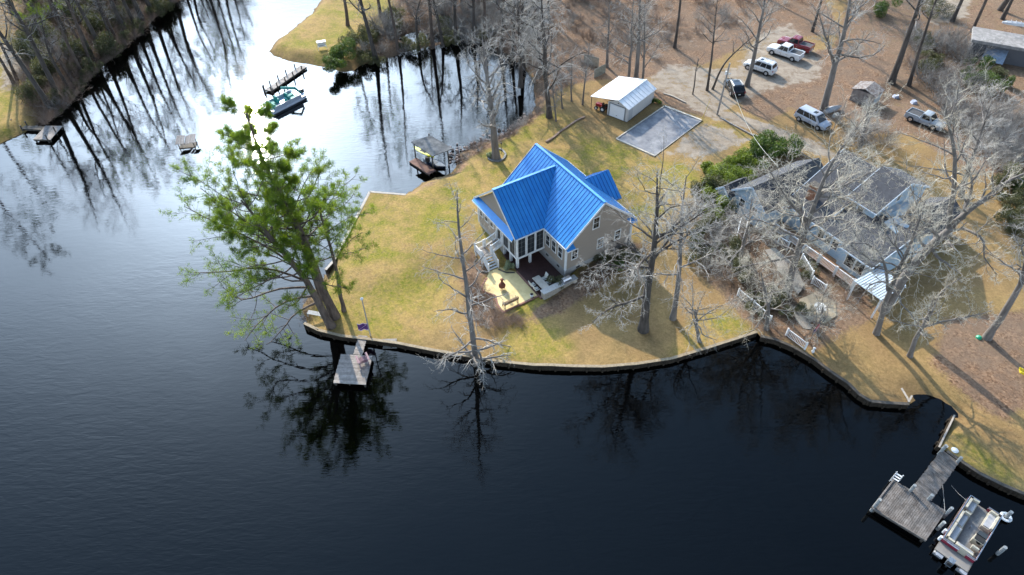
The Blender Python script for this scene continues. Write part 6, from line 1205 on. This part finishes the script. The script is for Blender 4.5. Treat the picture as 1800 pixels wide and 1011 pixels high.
for (px, py, tx, ty, lab) in ((611,45,605,0,'grey trunked pine on the lawn point above the green shrubs'), (671,33,664,0,'dark trunked pine at the right edge of the upper lawn point'), (30,141,0,76,'leaning grey trunk on the far left bank, the thicker one'), (24,146,-5,96,'leaning grey trunk on the far left bank, the thinner one'), (1428,56,1445,0,'dark trunk behind the red pickup truck'), (1186,84,1196,0,'slender dark trunk in the woods above the gravel drive')):
    b = G(px, py); tp_ = OY(tx, ty, b); d = (tp_-b)/max(tp_[2]-b[2], .1); top = b+d*19
    if px < 700 and px > 500: pine('pine_tree', lab, b, [b+d*9, top], .3, 22, .55, .26, px, dens_=(5, 4), nt=6, ln=.4)
    else: bare('bare_tree', lab, b, [b+d*9, top], .24, 0, 16, bark_d, twig_g, seed=px, start=.4, lim_len=.3, dense=(5, 5, 3), k0=8)
# bank trees whose reflections stripe the water (rooted just above the left shore)
sl_ = np.array(dens([tuple(p) for p in pxw([(100,180),(150,125),(190,90),(235,52),(285,10),(350,-50),(420,-115)])], 2.3))
for i, c in enumerate(sl_):
    o_ = wr_.uniform(-2.6, .2); c = c+np.array([o_*.7, wr_.uniform(-.6, 1.2)]); pine_ = wr_.uniform() < .4; me = (pprot if pine_ else protos)[wr_.integers(0, 4 if pine_ else 7)]
    plant('pine_tree' if pine_ else 'bare_tree', 'tall tree rooted at the very edge of the left river bank', 'trees along the left river bank', me, c[0], c[1], wr_.uniform(.8, 1.15), wr_.uniform(0, 6.28), tilt=tuple(wr_.normal(0, .06, 2)), z=-.5)
for px, py in ((660,98),(700,86),(735,80),(760,74),(778,72),(800,68),(830,66),(850,60),(880,84),(900,95),(920,112)):
    c = G(px, py); pine_ = px in (700, 760, 850); me = (pprot if pine_ else protos)[wr_.integers(0, 4 if pine_ else 7)]; plant('pine_tree' if pine_ else 'bare_tree', 'tall tree on the strip of bank at the head of the creek', 'trees at the head of the creek', me, c[0], c[1], wr_.uniform(.8, 1.1), wr_.uniform(0, 6.28), tilt=tuple(wr_.normal(0, .04, 2)), z=-.6)
# ---- brush
bush = []
for i in range(9):
    r = np.random.default_rng(300+i); 
    if i < 6: v, q = twigbush(r, (2.6, 3.4, 2.0, 4.2, 3, 2.4)[i], (16, 20, 16, 22, 26, 18)[i], 1.1, (6, 5)); m_ = (twig_b, twig_g, twig_b, twig_g, twig_b, twig)[i]
    else: v, q = shrub_mesh(r, (1.5, 1.1, 1.9)[i-6], (2.0, 1.6, 2.6)[i-6], (2600, 1800, 3600)[i-6], .1); m_ = (leafo, leafg, leafo)[i-6]
    me = np_mesh('bush', v, q); me.materials.append(m_); bush.append(me)
def bushes(poly, n_, md, lab, grp, kinds, seed, sc=(.7, 1.3)):
    r = np.random.default_rng(seed)
    for c in scatter(poly, n_, md, seed):
        d = min(seg_dist(c[None], L)[0] for L in bank_lines); z = float(gz(*c)); z = BK+(z-BK)*float(S(d/2.6)); o = bpy.data.objects.new('shrub', bush[kinds[r.integers(0, len(kinds))]]); col.objects.link(o); o.location = (c[0], c[1], z-.05); o.rotation_euler = (0, 0, r.uniform(0, 6.28)); s_ = r.uniform(*sc); o.scale = (s_, s_, s_*r.uniform(.8, 1.1)); tag(o, lab, 'shrub', grp)
def undergrowth(name, poly, n_, md, lab, kinds, seed, sc=(.7, 1.3)):
    r = np.random.default_rng(seed); C = scatter(poly, n_, md, seed); V = []
    for c in C:
        d = min(seg_dist(c[None], L)[0] for L in bank_lines); z = BK+(float(gz(*c))-BK)*float(S(d/2.6)); V.append((c[0], c[1], z-.05))
    me = bpy.data.meshes.new(name); me.from_pydata(V, [], []); k = len(V)
    for nm_, ty, arr in (('rot', 'FLOAT_VECTOR', np.column_stack([r.normal(0, .08, k), r.normal(0, .08, k), r.uniform(0, 6.28, k)])), ('scl', 'FLOAT', r.uniform(sc[0], sc[1], k))):
        a = me.attributes.new(nm_, ty, 'POINT'); a.data.foreach_set('vector' if ty != 'FLOAT' else 'value', arr.astype(np.float32).ravel())
    o = link(name, me); cl = bpy.data.collections.new(name+'_sources')
    for i in kinds: q = bpy.data.objects.new('bush_source', bush[i]); cl.objects.link(q)
    ng = bpy.data.node_groups.new(name, 'GeometryNodeTree'); ng.interface.new_socket('Geometry', in_out='INPUT', socket_type='NodeSocketGeometry'); ng.interface.new_socket('Geometry', in_out='OUTPUT', socket_type='NodeSocketGeometry')
    n, l = ng.nodes, ng.links; gi, go = n.new('NodeGroupInput'), n.new('NodeGroupOutput'); ip = n.new('GeometryNodeInstanceOnPoints'); ci = n.new('GeometryNodeCollectionInfo'); ci.inputs['Collection'].default_value = cl; ci.inputs['Separate Children'].default_value = True; ci.inputs['Reset Children'].default_value = True
    l.new(gi.outputs[0], ip.inputs['Points']); l.new(ci.outputs[0], ip.inputs['Instance']); ip.inputs['Pick Instance'].default_value = True
    for nm_, dt, sk in (('rot', 'FLOAT_VECTOR', 'Rotation'), ('scl', 'FLOAT', 'Scale')):
        a = n.new('GeometryNodeInputNamedAttribute'); a.data_type = dt; a.inputs['Name'].default_value = nm_; l.new(a.outputs[0], ip.inputs[sk])
    l.new(ip.outputs[0], go.inputs[0]); md_ = o.modifiers.new('undergrowth', 'NODES'); md_.node_group = ng; tag(o, lab, 'undergrowth', kind='stuff')
undergrowth('left_bank_undergrowth', [(420,-150),(300,-2),(232,62),(185,103),(128,160),(108,188),(75,214),(62,205),(40,150),(50,60),(30,-150)], 620, .85, 'brown and olive thicket covering the left river bank', [0, 2, 4, 6, 8, 4, 1, 0, 8], 401, (.7, 1.35))
undergrowth('creek_head_undergrowth', [(625,122),(640,112),(690,98),(760,78),(850,68),(890,90),(920,112),(945,130),(950,-150),(720,-150),(690,20),(645,70)], 420, .95, 'grey brown thicket behind the head of the creek', [0, 1, 2, 3, 4, 5, 6, 1], 402, (.6, 1.2))
undergrowth('woodland_undergrowth', [(945,130),(990,150),(1050,120),(1120,130),(1180,90),(1330,30),(1420,0),(1500,-120),(960,-150)], 420, 1.1, 'low brown undergrowth on the leaf covered woodland floor', [0, 2, 4, 5, 0, 1], 403, (.3, .8))
undergrowth('left_shore_reeds', [(318,0),(280,24),(232,68),(186,109),(156,137),(128,168),(108,195),(78,218),(66,212),(100,180),(125,158),(180,100),(225,60),(275,14),(312,-10)], 120, .6, 'brown brush overhanging the left river shore', [0, 2, 4, 6], 415, (.2, .5))
if 0: bushes([(420,-150),(300,-2),(232,62),(185,103),(128,160),(108,188),(75,214),(62,205),(40,150),(50,60),(30,-150)], 210, 1.5, 'brown and olive bush in the thicket on the left river bank', 'bushes on the left river bank', [0, 1, 2, 3, 4, 6, 8, 0, 4], 401)
if 0: bushes([(625,122),(640,112),(690,98),(760,78),(850,68),(890,90),(920,112),(945,130),(950,-120),(720,-150),(690,20),(645,70)], 150, 1.4, 'grey brown bush in the thicket behind the creek', 'bushes behind the head of the creek', [0, 1, 2, 3, 4, 5, 6, 1], 402)
if 0: bushes([(945,130),(990,150),(1050,120),(1120,130),(1180,90),(1330,30),(1420,0),(1500,-120),(960,-150)], 110, 2.0, 'low brown bush on the leaf covered woodland floor', 'bushes on the woodland floor', [0, 2, 4, 2, 0, 7], 403, (.35, .8))
bushes([(1590,60),(1640,50),(1700,70),(1720,120),(1690,150),(1600,135)], 26, 1.6, 'grey brush between the leaning dark trunks and the flat grey roof', 'bushes near the flat grey roof', [1, 3, 4, 6], 404, (.6, 1))
bushes([(1620,150),(1700,140),(1780,210),(1800,300),(1740,300),(1680,230)], 34, 1.5, 'pale tangle of bare twigs right of the old grey pickup', 'bare twig tangles right of the old pickup', [5, 1, 5, 3], 405, (.8, 1.3))
bushes([(1460,240),(1480,200),(1530,215),(1570,240),(1560,262),(1480,262)], 9, 1.5, 'bare twig shrub behind the grey roofed house', 'bare twig shrubs behind the grey roofed house', [5, 5, 1], 406, (.6, 1))
bushes([(1215,340),(1260,330),(1290,430),(1310,500),(1230,470),(1205,400)], 30, 1.4, 'dark olive shrub in the bed left of the grey roofed house', 'shrubs left of the grey roofed house', [6, 8, 1, 5, 8], 407, (.5, .9))
bushes([(1300,480),(1400,470),(1480,500),(1530,540),(1500,520),(1400,590),(1350,590),(1320,540)], 24, 1.4, 'low tangle of bare twigs in front of the grey roofed house', 'bare twig tangles in front of the grey roofed house', [0, 2, 5, 6], 408, (.35, .75))
bushes([(1050,430),(1110,425),(1120,450),(1060,475),(1040,470)], 12, 1.1, 'evergreen or bare shrub along the gable wall of the blue roofed house', 'foundation shrubs of the blue roofed house', [7, 5, 6, 4], 409, (.4, .7))
bushes([(820,480),(845,500),(870,545),(905,560),(930,550),(915,575),(850,580),(820,540)], 24, .8, 'reddish bare shrub round the front of the patio', 'bare shrubs round the patio', [0, 4, 0, 5], 410, (.28, .5))
bushes([(795,275),(850,245),(905,210),(945,185),(950,195),(880,250),(820,275)], 30, 1.0, 'bare brush on the stony creek shore', 'bare brush on the creek shore', [0, 1, 4, 5], 411, (.3, .6))
bushes([(1740,330),(1800,320),(1800,420),(1760,400)], 9, 1.6, 'dark evergreen shrub at the right edge', 'evergreen shrubs at the right edge', [6, 7, 8], 412, (.7, 1))
bushes([(1680,95),(1720,110),(1780,160),(1750,180),(1690,150)], 9, 1.6, 'green shrub below the tilted metal lean-to roof', 'green shrubs below the lean-to roof', [7, 8], 413, (.7, 1))
bushes([(525,555),(545,515),(570,480),(575,480),(556,520),(540,558)], 12, .7, 'low brown shore bush behind the pine trunks', 'shore bushes behind the pines', [0, 4, 2], 414, (.25, .45))
# named shrubs
def shrub(px, py, rx, rz_, n_, lab, m_, seed, leaf=.09, lumps=6):
    v, q = shrub_mesh(np.random.default_rng(seed), rx, rz_, n_, leaf, lumps); me = np_mesh('foliage', v, q); me.materials.append(m_); t = thing('shrub', lab, 'shrub', G(px, py)); link('foliage', me, None, t)
    MB().tube((0, 0, -.1), (0, 0, rz_*.6), .06).build('stem', wood_dark, t); return t
shrub(605, 105, 2.3, 2.6, 9000, 'large green shrub mass on the shore right of the upper lawn point', leafg, 501); shrub(590, 118, 1.8, 1.6, 6000, 'yellow green shrub hanging over the water at the upper lawn point', leafg, 502); shrub(622, 82, 1.8, 2.4, 6000, 'darker shrub behind the green shoreline shrubs of the upper lawn point', leafo, 503)
shrub(862, 277, .55, .8, 1500, 'small variegated shrub left of the tall lakeside tree', leafv, 504, .07); shrub(1152, 180, .6, .7, 1500, 'small round green shrub at the back right corner of the garage', leafg, 505, .07)
for i, (px, py, rx, rz_) in enumerate(((1262,325,2.2,2.6),(1250,350,1.7,2.2),(1285,305,1.9,2.0),(1310,290,1.7,1.8),(1335,275,1.8,1.9),(1360,268,1.9,2.2),(1383,272,1.6,2.0),(1270,370,1.5,1.9),(1245,300,1.0,1.2),(1256,338,1.5,1.8),(1275,315,1.6,1.7),(1298,297,1.6,1.6),(1322,281,1.6,1.6),(1348,270,1.6,1.7),(1240,385,1.4,1.5))):
    shrub(px, py, rx, rz_, int(2600*rx), ('bright green hedge shrub at the corner of the lawn, largest of the row', 'green hedge shrub just below the largest one', 'green hedge shrub third from the lawn end of the row', 'green hedge shrub fourth from the lawn end of the row', 'dark green hedge shrub in the middle of the row by the timber border', 'dark green hedge shrub second from the driveway end', 'dark green hedge shrub at the driveway end of the row', 'green shrub nearest the left roof of the grey roofed house', 'small light green shrub at the lawn side of the hedge', 'yellow green shrub wedged between the two largest hedge shrubs', 'loose yellow green shrub just above the largest of the hedge', 'low green filler shrub between the third and fourth hedge shrubs', 'low green filler shrub left of the middle of the hedge', 'dark filler shrub right of the middle of the hedge', 'ragged yellow green shrub at the lower end of the hedge')[i], leafg if i in (4, 5, 6, 12, 13) else leafh, 510+i, .1, 8)
shrub(1715, 150, 2.2, 2.4, 6000, 'deep green evergreen below the metal lean-to', leafg, 530); shrub(980, 503, .9, .9, 2500, 'dark green shrub against the outdoor counter', leafo, 531, .07); shrub(893, 471, .6, .8, 1200, 'yellow green shrub between the white stairs and the porch pier', leafv, 532, .08); shrub(1088, 470, 1.0, 1.1, 3000, 'dark green round shrub under the pale limbs by the gable wall', leafg, 533, .07); shrub(1542, 25, 1.9, 2.4, 5000, 'green evergreen bush among the bare woods at the top', leafg, 534); shrub(90, -8, 2.0, 2.4, 5000, 'green evergreen on the left bank at the top edge', leafg, 535); shrub(1650, 25, 2.4, 3, 5000, 'dark evergreen thicket left of the flat grey roof', leafo, 536)
# ---- seen and unseen woods beyond the picture: tall trees only where their mirror image can reach the water
for poly, n_, sd_ in (([(330,-130),(420,-190),(200,-330),(-100,-330),(-60,-190)], 26, 700), ([(700,-240),(1000,-240),(1000,-330),(760,-330)], 10, 701)):
    for c in scatter(poly, n_, 4.5, sd_):
        me = pprot[wr_.integers(0, 4)] if wr_.uniform() < .5 else protos[wr_.integers(0, 7)]; plant('pine_tree', 'tall tree in the woods beyond the top of the picture', 'trees beyond the top edge', me, c[0], c[1], wr_.uniform(.9, 1.2), wr_.uniform(0, 6.28))
